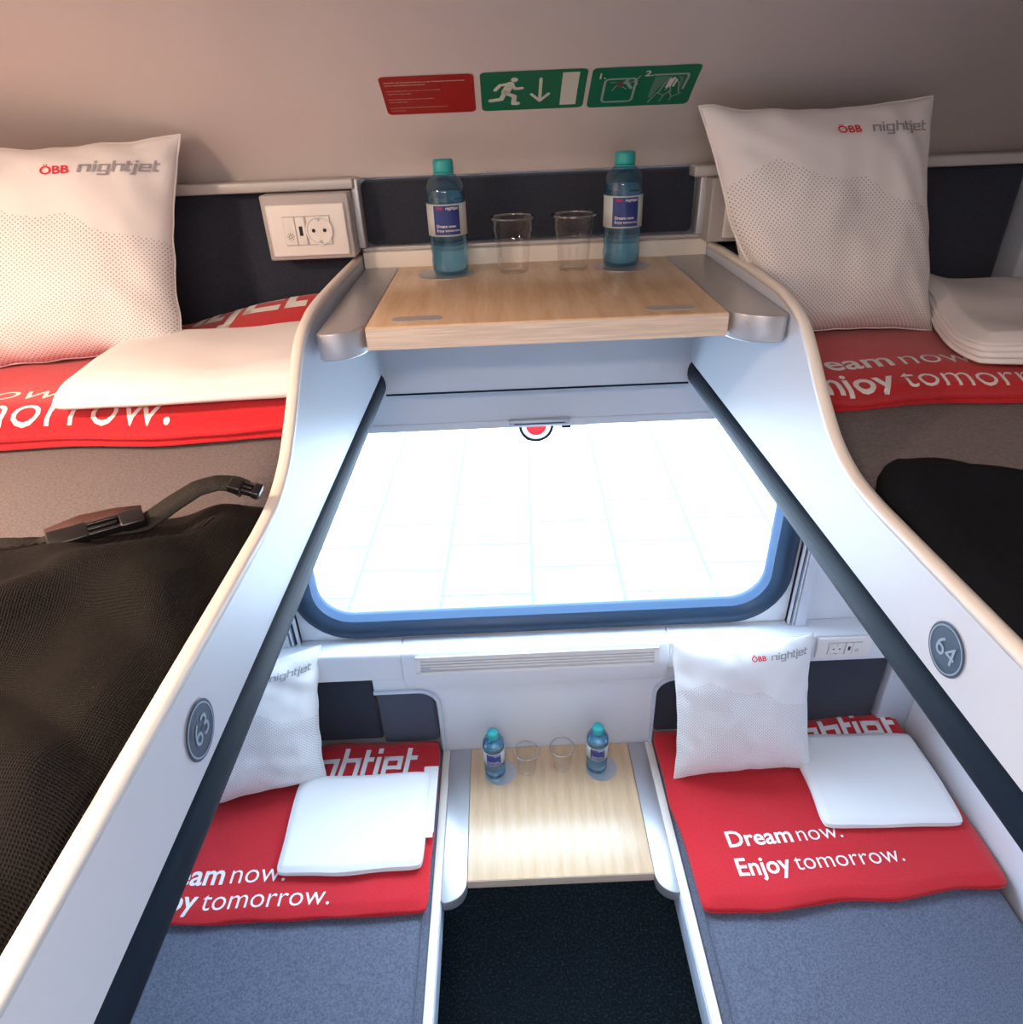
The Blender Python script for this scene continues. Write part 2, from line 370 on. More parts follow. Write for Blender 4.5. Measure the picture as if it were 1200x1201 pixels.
# window wall with a rounded opening
def wall_with_hole():
    hx0, hx1, hz0, hz1, r = -.60, .640, .430, 1.31, .10
    inner = rrect(hx0, hx1, hz0, hz1, r, 8); n = len(inner)
    outer = []
    for (x, z) in inner:                                       # push each point of the hole out to the wall's rectangle
        cx, cz = .02, .87; dx, dz = x - cx, z - cz
        t = min((XR - cx) / dx if dx > 1e-6 else 1e9, (XL - cx) / dx if dx < -1e-6 else 1e9, (ZC - cz) / dz if dz > 1e-6 else 1e9, (ZF - cz) / dz if dz < -1e-6 else 1e9)
        outer.append((cx + dx * t, cz + dz * t))
    V = []; F = []
    for Y in (YW, YW + .05):
        V += [(x, Y, z) for x, z in inner] + [(x, Y, z) for x, z in outer]
    for k in range(n):
        j = (k + 1) % n
        F += [(k, j, n + j, n + k), (2*n + k, 3*n + k, 3*n + j, 2*n + j), (k, 2*n + k, 2*n + j, j)]
        # fill the rectangle's corners
    o = pyd('wall_window', V, F, M['wallwhite'])
    return struct(o)
wall_with_hole()
V, F = [], []
for sx in (XL, XR):
    for a, b in ((ZF, ZF + 1.4), (ZC - .8, ZC)): pass
struct(box('wall_left', XL - .03, XL, YB, YW + .06, ZF, ZC + .05, M['wallwhite']))
struct(box('wall_right', XR, XR + .03, YB, YW + .06, ZF, ZC + .05, M['wallwhite']))
struct(box('wall_back', XL, XR, YB - .03, YB, ZF, ZC + .05, M['wallwhite']))
struct(box('wall_behind', XL - .03, XR + .03, YW + .05, YW + .06, ZF, .30, M['wallwhite'])).name = 'wall_lower'
struct(box('wall_upper', XL, XR, .065, YW, 1.40, 1.62, M['wallwhite']))
# curved roof
RP = [(.03, 1.535), (.012, 1.56), (-.02, 1.59), (-.07, 1.628), (-.13, 1.665), (-.20, 1.70), (-.30, 1.74), (-.42, 1.775), (-.6, 1.81), (-.85, 1.84), (-1.2, 1.855), (-1.95, 1.86)]
def spl(P, k, t):
    a, b, c, d = P[max(k - 1, 0)], P[k], P[min(k + 1, len(P) - 1)], P[min(k + 2, len(P) - 1)]
    return tuple(.5 * (2 * b[i] + (c[i] - a[i]) * t + (2 * a[i] - 5 * b[i] + 4 * c[i] - d[i]) * t * t + (3 * b[i] - a[i] - 3 * c[i] + d[i]) * t ** 3) for i in (0, 1))
RS = [spl(RP, k, t / 8) for k in range(len(RP) - 1) for t in range(8)] + [RP[-1]]
RL = [0]
for a, b in zip(RS, RS[1:]): RL.append(RL[-1] + math.hypot(b[0] - a[0], b[1] - a[1]))
def on_roof(x, s, e=.0):
    for i in range(len(RS) - 1):
        if RL[i + 1] >= s: break
    a, b = RS[i], RS[i + 1]; t = (s - RL[i]) / (RL[i + 1] - RL[i]); dy, dz = b[0] - a[0], b[1] - a[1]; l = math.hypot(dy, dz)
    return (x, a[0] + dy * t - dz / l * e, a[1] + dz * t + dy / l * e)
V = []; F = []; n = len(RS)
for (y, z) in RS: V += [(XL, y, z), (XR, y, z)]
V += [(XL, YW + .06, 1.535), (XR, YW + .06, 1.535)]
for i in range(n - 1): F.append((2*i, 2*i+1, 2*i+3, 2*i+2))
me = bpy.data.meshes.new('ceiling'); me.from_pydata(V[:2*n], [], F)
ro = struct(link('ceiling', me, M['roof'], smooth=True))
sd = ro.modifiers.new('s', 'SOLIDIFY'); sd.thickness = .02; sd.offset = 1
# make the roof thicken outward whatever the winding
bm = bmesh.new(); bm.from_mesh(me); bmesh.ops.recalc_face_normals(bm, faces=bm.faces)
bm.faces.ensure_lookup_table()
if bm.faces[40].normal.z < 0: bmesh.ops.reverse_faces(bm, faces=bm.faces)
bm.to_mesh(me); bm.free()
struct(box('trim_1', XL, -.285, -.012, .03, 1.524, 1.540, M['trim'], bev=.003))
struct(box('trim_2', .262, XR, -.012, .03, 1.520, 1.537, M['trim'], bev=.003))
# posts beside the berth pads
struct(box('trim_3', .83, .90, -.02, .04, 1.27, 1.53, M['panel'], bev=.006))
struct(box('trim_4', .90, XR, .0, .04, 1.20, 1.55, M['panel']))
struct(box('trim_5', -1.08, -1.0, .0, .04, 1.20, 1.55, M['panel']))
struct(box('trim_6', .985, XR, .15, YW, -.05, .40, M['panel'], bev=.006))
struct(box('trim_7', -1.08, -1.0, .15, YW, -.05, .40, M['panel'], bev=.006))

struct(box('roof_leak_cap', XL - .03, XR + .03, YB - .03, YW + .06, ZC + .05, ZC + .08, M['roof']))  # unseen lid added above the roof to keep sky light from leaking in
# ------------------------------------------------------------ window
win = struct(empty('window_1', (.02, .2, .41)))
def child_mesh(o, p): o.parent = p; o.matrix_parent_inverse = Matrix.Translation(-p.location); return o
def ring_sweep(name, x0, x1, z0, z1, r, prof, m, parent, closed=False):
    V = []; F = []; n = None
    for off, y in prof:
        L = rrect(x0 - off, x1 + off, z0 - off, z1 + off, r + off, 10); n = len(L); V += [(x, y, z) for x, z in L]
    for i in range(len(prof) - 1):
        for k in range(n): F.append((i*n + k, i*n + (k+1) % n, (i+1)*n + (k+1) % n, (i+1)*n + k))
    o = pyd(name, V, F, m, None, True)
    if parent: child_mesh(o, parent)
    return o
gx0, gx1, gz0, gz1 = -.572, .607, .467, 1.28
ring_sweep('gasket', gx0, gx1, gz0, gz1, .085, [(.062, .205), (.062, .196), (.055, .188), (.030, .188), (.024, .198), (.012, .203), (.009, .214)], M['gasket'], win)
ring_sweep('gasket_lip', gx0, gx1, gz0, gz1, .085, [(.0115, .2035), (.008, .212), (.003, .222), (0, .230), (.004, .24)], M['gasket2'], win)
gp = rrect(gx0 - .006, gx1 + .006, gz0 - .006, gz1 + .006, .09, 8)
child_mesh(prism('glass_pane', gp, 'y', .236, .240, M['glass']), win)
# no-smoking sticker stuck on the pane, its top hidden behind the blind
st = tag(empty('window_sticker', (.012, .232, .992)), 'round red, white and black sticker on the window glass, half behind the blind', 'sticker')
def disc(r0, r1, n=48):
    out = []
    for k in range(n):
        a, b = 2*PI*k/n, 2*PI*(k+1)/n
        if r0 == 0: out.append([(0, 0), (r1*math.cos(a), r1*math.sin(a)), (r1*math.cos(b), r1*math.sin(b))])
        else: out.append([(r0*math.cos(a), r0*math.sin(a)), (r1*math.cos(a), r1*math.sin(a)), (r1*math.cos(b), r1*math.sin(b)), (r0*math.cos(b), r0*math.sin(b))])
    return out
for nm, r0, r1, mm, e in (('rim', .0338, .0405, M['black'], 0), ('white_ring', .0235, .0338, M['print'], 0), ('red_disc', 0, .0235, M['stickerred'], 0)):
    printed(nm, [polys_bm(disc(r0, r1))], lambda x, y: (x, -.0005, y), mm, st)
# blind
bl = tag(empty('roller_blind', (.02, .18, 1.02)), 'white window blind pulled a little way down below the upper table', 'blind')
box('blind_fabric', -.60, .61, -.006, .006, .012, .30, M['blind'], bl)
box('bottom_bar', -.60, .61, -.009, .009, -.004, .014, M['blind'], bl, .002)
h_ = empty('handle', (-.005, -.012, -.002)); h_.parent = bl
bpy.data.objects.remove(h_)
hb = box('handle', -.072, .064, -.022, -.008, .004, .017, M['alu'], bl, .002)
box('handle_groove', -.060, .052, -.0225, -.0215, .0085, .011, M['gasket2'], hb)
box('latch', .046, .066, -.008, .006, -.011, -.003, M['black'], bl, .002)
# aluminium guide rails beside the window
for nm, x0, x1, lab in (('guide_rail', .676, .722, 'tall silver aluminium guide rail to the right of the window'), ('guide_rail', -.70, -.635, 'silver guide rail left of the window, nearly hidden by the upper berth')):
    g = tag(empty(nm, ((x0 + x1)/2, .185, .385)), lab, 'rail')
    V, F = [], []; w = (x1 - x0) / 2; s = 1 if x0 > 0 else -1
    add_box(V, F, *sorted((w * s, -.2 * w * s)), -.012, .012, 0, .86)
    pyd('rail_face', V, F, M['rail'], g); V, F = [], []
    add_box(V, F, *sorted((-.5 * w * s, -.32 * w * s)), -.008, .012, 0, .86); add_box(V, F, *sorted((-w * s, -.78 * w * s)), -.006, .012, 0, .86)
    pyd('rail_ridges', V, F, M['rail'], g)
    V, F = [], []; add_box(V, F, *sorted((-w * s, -.2 * w * s)), .002, .012, 0, .858)
    pyd('rail_groove', V, F, M['gasket'], g)

# ------------------------------------------------------------ lower wall console
ledge = [(.2, .402), (.150, .402), (.136, .398), (.131, .388), (.121, .338), (.135, .268), (.2, .262)]
o = prism('trim_8', ledge, 'x', -.362, .350, M['wallwhite'], bev=.006); struct(o)
ledge2 = [(.2, .402), (.150, .402), (.136, .398), (.131, .388), (.131, .312), (.138, .306), (.2, .306)]
o = prism('trim_9', ledge2, 'x', XL, -.362, M['wallwhite'], bev=.004); struct(o)
o = prism('trim_10', ledge2, 'x', .350, XR, M['wallwhite'], bev=.004); struct(o)
def arc(cx, cz, r, a0, a1, n=8): return [(cx + r * math.cos(math.radians(a0 + (a1 - a0) * k / n)), cz + r * math.sin(math.radians(a0 + (a1 - a0) * k / n))) for k in range(n + 1)]
outL = [(-.284, -.05)] + arc(-.334, .195, .05, 0, 90) + [(-.455, .245), (-.455, .262), (-.455, .305)]
outR = [(.465, .305), (.465, .262), (.465, .262)] + arc(.382, .200, .052, 90, 180)[0:] + [(.330, -.05)]
cons = prism('wall_console', outL + outR, 'y', .150, .19, M['wallwhite'], bev=.003); struct(cons)
def rimband(pts, w, y0, y1, name):
    V, F = [], []
    P = [Vector((p[0], 0, p[1])) for p in pts]
    for i, p in enumerate(P):
        t = (P[min(i+1, len(P)-1)] - P[max(i-1, 0)]).normalized(); nn = Vector((t.z, 0, -t.x))
        for y in (y0, y1):
            for s in (0, 1): V.append((p.x + nn.x * w * s, y, p.z + nn.z * w * s))
    for i in range(len(P) - 1):
        a = 4 * i; b = a + 4
        F += [(a, a+1, b+1, b), (a+2, b+2, b+3, a+3), (a, b, b+2, a+2), (a+1, a+3, b+3, b+1)]
    F += [(0, 2, 3, 1), (4*len(P)-4, 4*len(P)-3, 4*len(P)-1, 4*len(P)-2)]
    return struct(pyd(name, V, F, M['panel']))
rimband([(-.284, -.02)] + arc(-.334, .195, .05, 0, 90) + [(-.455, .245)], .010, .142, .15, 'trim_11')
rimband([(.465, .252)] + arc(.382, .200, .052, 90, 180) + [(.330, -.02)], .010, .142, .15, 'trim_12')
# vent grille
vg = tag(empty('vent_grille', (-.005, .126, .343)), 'long narrow white ventilation grille on the ledge under the window', 'vent')
V, F = [], []
def vp_(y, z): return (y - .126, z - .343)
x0, x1 = -.318, .325
sl = Vector((0, .010, .050)).normalized(); nn = Vector((0, -.050, .010)).normalized()
def on_vent(x, s, e): q = Vector((x, -.0045, -.003)) + sl * s + nn * e; return q
def vent_bar(V, F, xa, xb, s0, s1, e0, e1):
    n = len(V)
    V += [on_vent(xa, s0, e0), on_vent(xb, s0, e0), on_vent(xb, s1, e0), on_vent(xa, s1, e0), on_vent(xa, s0, e1), on_vent(xb, s0, e1), on_vent(xb, s1, e1), on_vent(xa, s1, e1)]
    F += [(n, n+3, n+2, n+1), (n+4, n+5, n+6, n+7), (n, n+1, n+5, n+4), (n+1, n+2, n+6, n+5), (n+2, n+3, n+7, n+6), (n+3, n, n+4, n+7)]
vent_bar(V, F, x0, x1, -.002, .006, 0, .007); vent_bar(V, F, x0, x1, .044, .051, 0, .007); vent_bar(V, F, x0, x0 + .012, 0, .05, 0, .007); vent_bar(V, F, x1 - .012, x1, 0, .05, 0, .007)
pyd('grille_frame', V, F, M['plastic'], vg)
V, F = [], []
for s in (.012, .0205, .029, .0375): vent_bar(V, F, x0 + .012, x1 - .012, s, s + .0048, .0006, .005)
pyd('slats', V, F, M['plastic'], vg)
V, F = [], []; vent_bar(V, F, x0 + .012, x1 - .012, .006, .044, -.001, .0012)
pyd('grille_back', V, F, mat('grille_grey', (.55, .56, .58), .5), vg)
V, F = [], []; vent_bar(V, F, x0 + .014, x0 + .036, .008, .02, .001, .0065)
lk = pyd('latch', V, F, M['alu'], vg)

# ------------------------------------------------------------ soft goods
def slab(name, x0, x1, y0, y1, z0, z1, m, parent=None, bulge=.012, layers=1, nx=40, ny=30, amp=.002, fr=8, seed=0, hf=None, wob=.003, rot=0.0, piv=None, base=None, corner=.012, ypow=.6):
    """padded or folded cloth: wavy top, sides with one bulge per fold layer. returns object and top(x,y) -> point"""
    cx, cy = ((x0 + x1) / 2, (y0 + y1) / 2) if piv is None else piv
    ca, sa = math.cos(rot), math.sin(rot)
    hx, hy = (x1 - x0) / 2, (y1 - y0) / 2; mx, my = (x0 + x1) / 2, (y0 + y1) / 2
    def top_local(x, y):
        z = z1 + amp * nz(x * fr, y * fr, seed) + amp * .5 * nz(x * fr * 2.3, y * fr * 2.3, seed + 5)
        if hf: z += hf(x, y)
        d = min(hx - abs(x - mx), hy - abs(y - my))
        rr = min(bulge * 1.2, .02)
        if d < rr: z -= (z1 - z0) * .22 * (1 - max(d, 0) / rr) ** 2
        return z
    def plan(x, y):
        u, v = (x - mx) / hx, (y - my) / hy
        x2 = x + wob * nz(3, y * 7, seed + 11) * abs(u) ** 4 * 2 - corner * u * abs(u) ** 9 * abs(v) ** 10
        y2 = y + wob * nz(x * 7, 9, seed + 17) * abs(v) ** 4 * 2 - corner * v * abs(v) ** 9 * abs(u) ** 10
        return x2, y2
    def world(x, y, z):
        dx, dy = x - cx, y - cy
        return Vector((cx + dx * ca - dy * sa, cy + dx * sa + dy * ca, z))
    V = []; F = []; idx = {}
    for j in range(ny + 1):
        for i in range(nx + 1):
            x = x0 + (x1 - x0) * i / nx; y = y0 + (y1 - y0) * j / ny
            px, py = plan(x, y); idx[i, j] = len(V); V.append(world(px, py, top_local(x, y)))
    for j in range(ny):
        for i in range(nx): F.append((idx[i, j], idx[i+1, j], idx[i+1, j+1], idx[i, j+1]))
    bd = [(i, 0) for i in range(nx)] + [(nx, j) for j in range(ny)] + [(i, ny) for i in range(nx, 0, -1)] + [(0, j) for j in range(ny, 0, -1)]
    prev = [idx[b] for b in bd]; n = len(bd); K = 5 * layers + 1
    for k in range(1, K + 1):
        t = k / K; cur = []
        for (i, j) in bd:
            x = x0 + (x1 - x0) * i / nx; y = y0 + (y1 - y0) * j / ny; px, py = plan(x, y)
            ox = (-1 if i == 0 else 1 if i == nx else 0); oy = (-1 if j == 0 else 1 if j == ny else 0)
            l = math.hypot(ox, oy) or 1; s = abs(math.sin(PI * layers * t)) ** ypow * bulge * (1 + .35 * nz(px * 9, py * 9, seed + int(t * layers) * 3.1))
            zt = top_local(x, y); zb = z0 + (.55 * hf(x, y) if hf and layers > 1 else 0)
            zb = max(zb, z0); cur.append(len(V)); V.append(world(px + ox / l * s, py + oy / l * s, zt * (1 - t) + zb * t))
        for q in range(n): F.append((prev[q], cur[q], cur[(q+1) % n], prev[(q+1) % n]))
        prev = cur
    F.append(tuple(prev))
    loc = base if base else (mx, my, z0)
    o = pyd(name, [v - Vector(loc) for v in V], F, m, parent, True, loc if not parent else None)
    def top(x, y, e=.0007):
        xc = min(max(x, x0), x1); yc = min(max(y, y0), y1); px, py = plan(xc, yc)
        return world(px, py, top_local(xc, yc) + e) - Vector(loc)
    return o, top

def blanket(x0, x1, y0, y1, z0, z1, label, seed, prints, hf=None, rot=0, amp=.003, group=None, **k):
    o, top = slab('blanket', x0, x1, y0, y1, z0, z1, M['red'], bulge=.012, layers=2, nx=70, ny=50, amp=amp, fr=7, seed=seed, hf=hf, wob=.0045, rot=rot, corner=.004, **k)
    tag(o, label, 'blanket', 'red folded blankets')
    for kind, x, y, h in prints:
        if kind == 'logo':
            pl, w = nightjet(0, 0, 1); s = h[0] / w
            pl = [[(x + px * s, y + py * s * h[1]) for px, py in q] for q in pl]
            printed('printed_word', [polys_bm(pl)], lambda a, b: top(a, b), M['print'], o, .012, 'large pale grey nightjet lettering')
        else:
            a1, w1 = text_bm(kind[0], x, y, h, .018, 0, 1.0); a2, w2 = text_bm(kind[1], x + w1 + h * .17, y, h, -.006, .0, 1.0)
            printed('printed_slogan', [a1, a2], lambda a, b: top(a, b), M['print'], o, .012, 'white slogan lettering')
    return o, top

def pillow(name, w, h, t, label, seed, loc, rot, warp=None, logo=True, nu=84):
    P = empty(name, loc); tag(P, label, 'pillow', 'dotted white pillows'); P.rotation_euler = rot
    def pt(u, v, side, e=0.0):
        x = u * w / 2 * (1 - .075 * (1 - v * v) ** 1.0 * abs(u) ** 3); y = v * h / 2 * (1 - .07 * (1 - u * u) * abs(v) ** 3)
        f = max(0, (1 - abs(u) ** 3.2)) ** .62 * max(0, (1 - abs(v) ** 3.2)) ** .62
        sag = 1 + .22 * (-v) * (1 - abs(v) ** 2)
        z = t / 2 * f * sag
        ed = 1 - f
        # creases running in from the edges
        wr = .006 * ed ** .7 * f ** .35 * math.sin(11 * (u + v) + 5 * nz(u * 1.5, v * 1.5, seed)) * (.4 + .8 * abs(nz(u * 2, v * 2, seed + 3)))
        z += (wr + .010 * f * nz(u * 1.7, v * 1.7, seed + 7) + .004 * f * nz(u * 4, v * 4, seed + 9)) * (1 if side > 0 else -1)
        x += .004 * nz(v * 4, seed, 2) * abs(u) ** 4; y += .004 * nz(u * 4, seed, 6) * abs(v) ** 4
        q = Vector((x, y + h / 2, (z + .0012 * (1 - f) * 0 + e) * side))
        if warp: q = Vector(warp(q))
        return q
    V = []; F = []; uvs = []; N = nu
    for side in (1, -1):
        b0 = len(V)
        for j in range(N + 1):
            for i in range(N + 1):
                u = math.sin((i / N - .5) * PI) * .35 + (i / N * 2 - 1) * .65; v = math.sin((j / N - .5) * PI) * .35 + (j / N * 2 - 1) * .65
                V.append(pt(u, v, side)); uvs.append(((u + 1) / 2, (v + 1) / 2))
        for j in range(N):
            for i in range(N):
                a = b0 + j * (N + 1) + i; q = (a, a + 1, a + N + 2, a + N + 1); F.append(q if side > 0 else q[::-1])
    me = bpy.data.meshes.new('pillow_cover'); me.from_pydata([tuple(v) for v in V], [], F)
    ul = me.uv_layers.new(name='UVMap')
    for lp in me.loops: ul.data[lp.index].uv = uvs[lp.vertex_index]
    bm = bmesh.new(); bm.from_mesh(me); bmesh.ops.remove_doubles(bm, verts=bm.verts, dist=.0002); bm.to_mesh(me); bm.free()
    link('cover', me, M['pillow'], P, True)
    # sewn seam round the edge
    pth = []
    for k in range(120):
        s = k / 120 * 4; e = int(s); f = (s - e) * 2 - 1
        u, v = ((f, -1), (1, f), (-f, 1), (-1, -f))[e]; pth.append(pt(u, v, 1) * .5 + pt(u, v, -1) * .5)
    tube('seam', pth + pth[:1], .0016, M['sheet'], P, 6)
    if logo:
        def fm(a, b): return pt(a, b, 1, .0016)
        b1, w1 = text_bm('ÖBB', logo[0], logo[1], logo[2], .020, 0, 1.05)
        printed('printed_logo', [b1], fm, M['printred'], P, .02, 'small red logo lettering')
        pl, ww = nightjet(0, 0, 1); s = logo[4] / ww
        pl = [[(logo[3] + px * s, logo[1] + py * s * .9) for px, py in q] for q in pl]
        printed('printed_word', [polys_bm(pl)], fm, M['printgrey'], P, .02, 'small grey nightjet lettering')
    return P

# ------------------------------------------------------------ lower berths
def lower_berth(side, label):
    s = side; xi = -.287 if s < 0 else .309; xo = -1.06 if s < 0 else 1.06; rail0, rail1 = (-.287, -.262) if s < 0 else (.309, .335)
    mx0, mx1 = sorted((rail0 if s < 0 else rail1, xo))
    R_ = tag(empty('lower_berth', ((xi + xo) / 2, -.85, -.6)), label, 'berth', 'lower berths'); ox, oy, oz = R_.location
    def b(nm, x0, x1, y0, y1, z0, z1, m, bv=0, par=None): return box(nm, x0 - ox, x1 - ox, y0 - oy, y1 - oy, z0 - oz, z1 - oz, m, par or R_, bv)
    b('side_rail', rail0, rail1, YB + .02, .148, -.075, -.006, M['panel'], .003)
    b('rail_edging', rail0 + .002, rail1 - .002, YB + .02, .148, -.006, .003, M['edge'], .003)
    b('base_box', *sorted((xi + s * .24, xo)), YB + .02, .15, -.585, -.10, M['navy'])
    b('base_foot', *sorted((xi + s * .26, xo)), YB + .04, .14, -.60, -.585, M['black'])
    b('seat_board', *sorted((xi + s * .004, xo)), YB + .02, .15, -.10, -.075, M['panel'])
    hfx = None
    m_, _ = slab('mattress', mx0 + .003, mx1, YB + .02, .15, -.073, .022, M['seatL'], R_, bulge=.004, layers=1, nx=30, ny=60, amp=.002, fr=3, seed=3 + s, wob=0, base=(ox, oy, oz), corner=.0)
    # stitched seam close to the aisle edge
    sxx = (rail0 - .014) if s < 0 else (rail1 + .014)
    sm = tube('seam', [(sxx - ox, y - oy, .0232 - oz) for y in [YB + .03 + k * .07 for k in range(30)]], .0014, M['bluepad'], m_, 5)
    return R_
lower_berth(-1, 'grey cloth lower berth on the left with white aisle rail')
lower_berth(1, 'grey cloth lower berth on the right with white aisle rail')
# head-end pads on the wall
def pad(name, x0, x1, y0, y1, z0, z1, m, label, bev=.008):
    return rebase(tag(box(name, x0, x1, y0, y1, z0, z1, m, bev=bev), label, 'cushion'), ((x0+x1)/2, (y0+y1)/2, z0))
pad('headrest_pad', -1.0, -.462, .180, .2, .024, .300, M['navy'], 'dark navy padded panel on the wall at the head of the lower left berth')
pad('headrest_pad', -.455, -.294, .165, .195, .024, .243, M['bluepad'], 'lighter blue-grey pad beside the lower table, left of the white console')
pad('headrest_pad', .340, .978, .165, .195, .024, .300, M['navy'], 'dark padded panel at the head of the lower right berth, below the socket')

# ------------------------------------------------------------ tables
def wing_outline(xa, xb, yb, yf, r, s):
    """xa is the side against the berth, xb against the board; the nose towards the aisle is rounded on the board side"""
    p = [(xa, yb), (xa, yf + .006), (xa + (.006 if xb > xa else -.006), yf)]
    d = 1 if xb > xa else -1
    for k in range(11):
        q = PI / 2 * k / 10; p.append((xb - d * r + d * r * math.sin(q), yf + r * (1 - math.cos(q))))
    p.append((xb, yb)); return p
def grip(cx, cy, w, h):
    return [(cx - w/2 + h/2 + h/2*math.cos(q), cy + h/2*math.sin(q)) for q in [PI/2 + PI*k/8 for k in range(9)]] + [(cx + w/2 - h/2 + h/2*math.cos(q), cy + h/2*math.sin(q)) for q in [-PI/2 + PI*k/8 for k in range(9)]]
def table(name, bx0, bx1, wl, wr, yb, yf, ywf, z, label, upper):
    cx = (bx0 + bx1) / 2; T = tag(empty(name, (cx, (yb + yf) / 2, z - .03)), label, 'table', None); ox, oy, oz = T.location
    o = prism('tabletop', [(bx0 - ox + .0005, yb - oy), (bx1 - ox - .0005, yb - oy), (bx1 - ox - .0005, yf - oy), (bx0 - ox + .0005, yf - oy)], 'z', .027 if 0 else .0, .030, M['wood'], T, .0015)
    box('edge_band', bx0 - ox + .0005, bx1 - ox - .0005, yf - oy - .0012, yf - oy + .0008, .001, .0283, M['woodedge'], T)
    for xa, xb in ((wl, bx0), (wr, bx1)):
        w = prism('side_wing', [(x - ox, y - oy) for x, y in wing_outline(xa, xb, yb, ywf, min(abs(xb - xa) * .8, .05), 1)], 'z', -.004, .0305, M['wing'], T, .002)
    for px in ((cx - .145), (cx + .142)):
        prism('cup_recess', [(px - ox + .0445 * math.cos(a), yb - .085 - oy + .0445 * math.sin(a)) for a in [2*PI*k/40 for k in range(40)]], 'z', .0296, .0306, M['wing'], T)
    if upper:
        for px in (-.167, .163): prism('finger_grip', grip(px - ox, -.328 - oy, .066, .022), 'z', .0296, .0306, M['housing'], T)
    return T, (ox, oy, oz)
UT, uo = table('upper_table', -.23, .23, -.287, .298, .025, -.36, -.385, 1.398, 'upper folding table of pale oak with silver side wings, between the two upper berths', True)
LT, lo = table('lower_table', -.202, .260, -.264, .318, .149, -.249, -.300, 0.0, 'lower fixed table of pale oak with grey side wings, between the two lower berths', False)
def ub(nm, x0, x1, y0, y1, z0, z1, m, bv=0, par=None, o=uo): return box(nm, x0 - o[0], x1 - o[0], y0 - o[1], y1 - o[1], z0 - o[2], z1 - o[2], m, par or UT, bv)
ub('back_lip', -.288, .299, .006, .028, 1.372, 1.424, M['edge'], .002)
ub('lip_cap', -.288, .299, .012, .0285, 1.424, 1.431, M['trim'], .002)
ub('apron', -.287, .299, .035, .055, 1.158, 1.396, M['panel'], .001)
ub('apron_seam', -.287, .299, .0345, .0545, 1.1545, 1.158, M['rubber'])
ub('board_underlay', -.202, .26, .149, -.243, -.035, -.0305, M['housing'], 0, LT, lo) if False else None
ub('front_underlay', -.20, .258, -.243, -.225, -.045, -.031, M['rubber'], .001, LT, lo)
ub('table_leg', -.0 + .015, .045, .10, .145, -.6, -.031, M['alu'], .004, LT, lo)

# ------------------------------------------------------------ upper berths
SC = [(.03, 1.416), (-.15, 1.418), (-.30, 1.417), (-.36, 1.411), (-.405, 1.398), (-.44, 1.376), (-.475, 1.349), (-.51, 1.324), (-.545, 1.303), (-.59, 1.288), (-.64, 1.283), (-.72, 1.283), (-1.0, 1.285), (-1.9, 1.287)]
SS = [spl(SC, k, t / 5) for k in range(len(SC) - 1) for t in range(5)] + [SC[-1]]
def upper_berth(s, label, num):
    xi, xo = (.300, .312) if s > 0 else (-.290, -.302)
    B = tag(empty('upper_berth', (s * .69, -.9, 1.165)), label, 'berth', 'upper berths'); ox, oy, oz = B.location
    def sh(p): return (p[0] - ox, p[1] - oy, p[2] - oz)
    # side panel with its S-shaped top
    pts = [(y - oy, z - .006 - oz) for y, z in SS] + [(-1.9 - oy, 1.19 - oz), (.03 - oy, 1.19 - oz)]
    prism('side_panel', pts, 'x', *sorted((xi - ox, xo - ox)), M['panel'], B)
    # cream edging along the top
    V, F = [], []
    cs = [(0, -.007), (-.0005, 0), (.0015, .0022), (.0065, .0028), (.0115, .0022), (.0130, 0), (.0125, -.007)]
    for i, (y, z) in enumerate(SS):
        a, b = SS[max(i-1, 0)], SS[min(i+1, len(SS)-1)]; ty, tz = b[0]-a[0], b[1]-a[1]; l = math.hypot(ty, tz); ny_, nz_ = tz / l, -ty / l
        for cx_, cz_ in cs: V.append(sh((xi + s * cx_ * .96, y + ny_ * cz_ * 1.0, z + nz_ * cz_)))
    m_ = len(cs)
    for i in range(len(SS) - 1):
        for k in range(m_): F.append((i*m_ + k, i*m_ + (k+1) % m_, (i+1)*m_ + (k+1) % m_, (i+1)*m_ + k))
    F += [tuple(range(m_)), tuple(range((len(SS)-1)*m_, len(SS)*m_))]
    pyd('edge_trim', V, F, M['edge'], B, True)
    # dark rubber bumper along the bottom
    bp = [(xi + s * .008 + .0140 * math.cos(a) - ox, 1.180 + .024 * math.sin(a) - oz) for a in [2*PI*k/20 for k in range(20)]]
    prism('rubber_bumper', bp, 'y', -1.9 - oy, .030 - oy, M['rubber'], B, smooth=True)
    box('berth_base', *sorted((xo - ox, s * 1.062 - ox)), -1.9 - oy, .064 - oy, 1.175 - oz, 1.215 - oz, M['panel'], B)
    mx0, mx1 = sorted((s * .322, s * 1.06))
    slab('mattress', mx0, mx1, -1.88, .015, 1.216, 1.272, M['seatU'], B, bulge=.004, layers=1, nx=30, ny=60, amp=.003, fr=3, seed=20 + s, wob=0, base=(ox, oy, oz), corner=0)
    # round number badge on the inner face
    cy, cz = (-.801, 1.233) if s > 0 else (-.852, 1.233)
    def onp(e): return lambda a, b: sh((xi - s * e, cy - s * a, cz + b))
    bd = printed('number_badge', [polys_bm([[(.0235 * math.cos(a), .0235 * math.sin(a)) for a in [2*PI*k/48 for k in range(48)]]])], onp(.0010), M['badge'], B, None, 'round dark blue badge with the number ' + num)
    printed('badge_ring', [polys_bm(disc(.0200, .0213))], onp(.0016), M['badgering'], bd)
    t1, w = text_bm(num, 0, 0, .026, 0)
    for v in t1.verts: v.co.x -= w / 2; v.co.y -= .0090
    printed('badge_number', [t1], onp(.0016), M['badgering'], bd)
    if s < 0: B.location = (-.7016, -.895, oz); B.rotation_euler = (0, 0, -.0125)   # the left berth stands a touch out of square
    return B
upper_berth(-1, 'upper left berth with white side panel numbered 63 and dark rubber bumper', '63')
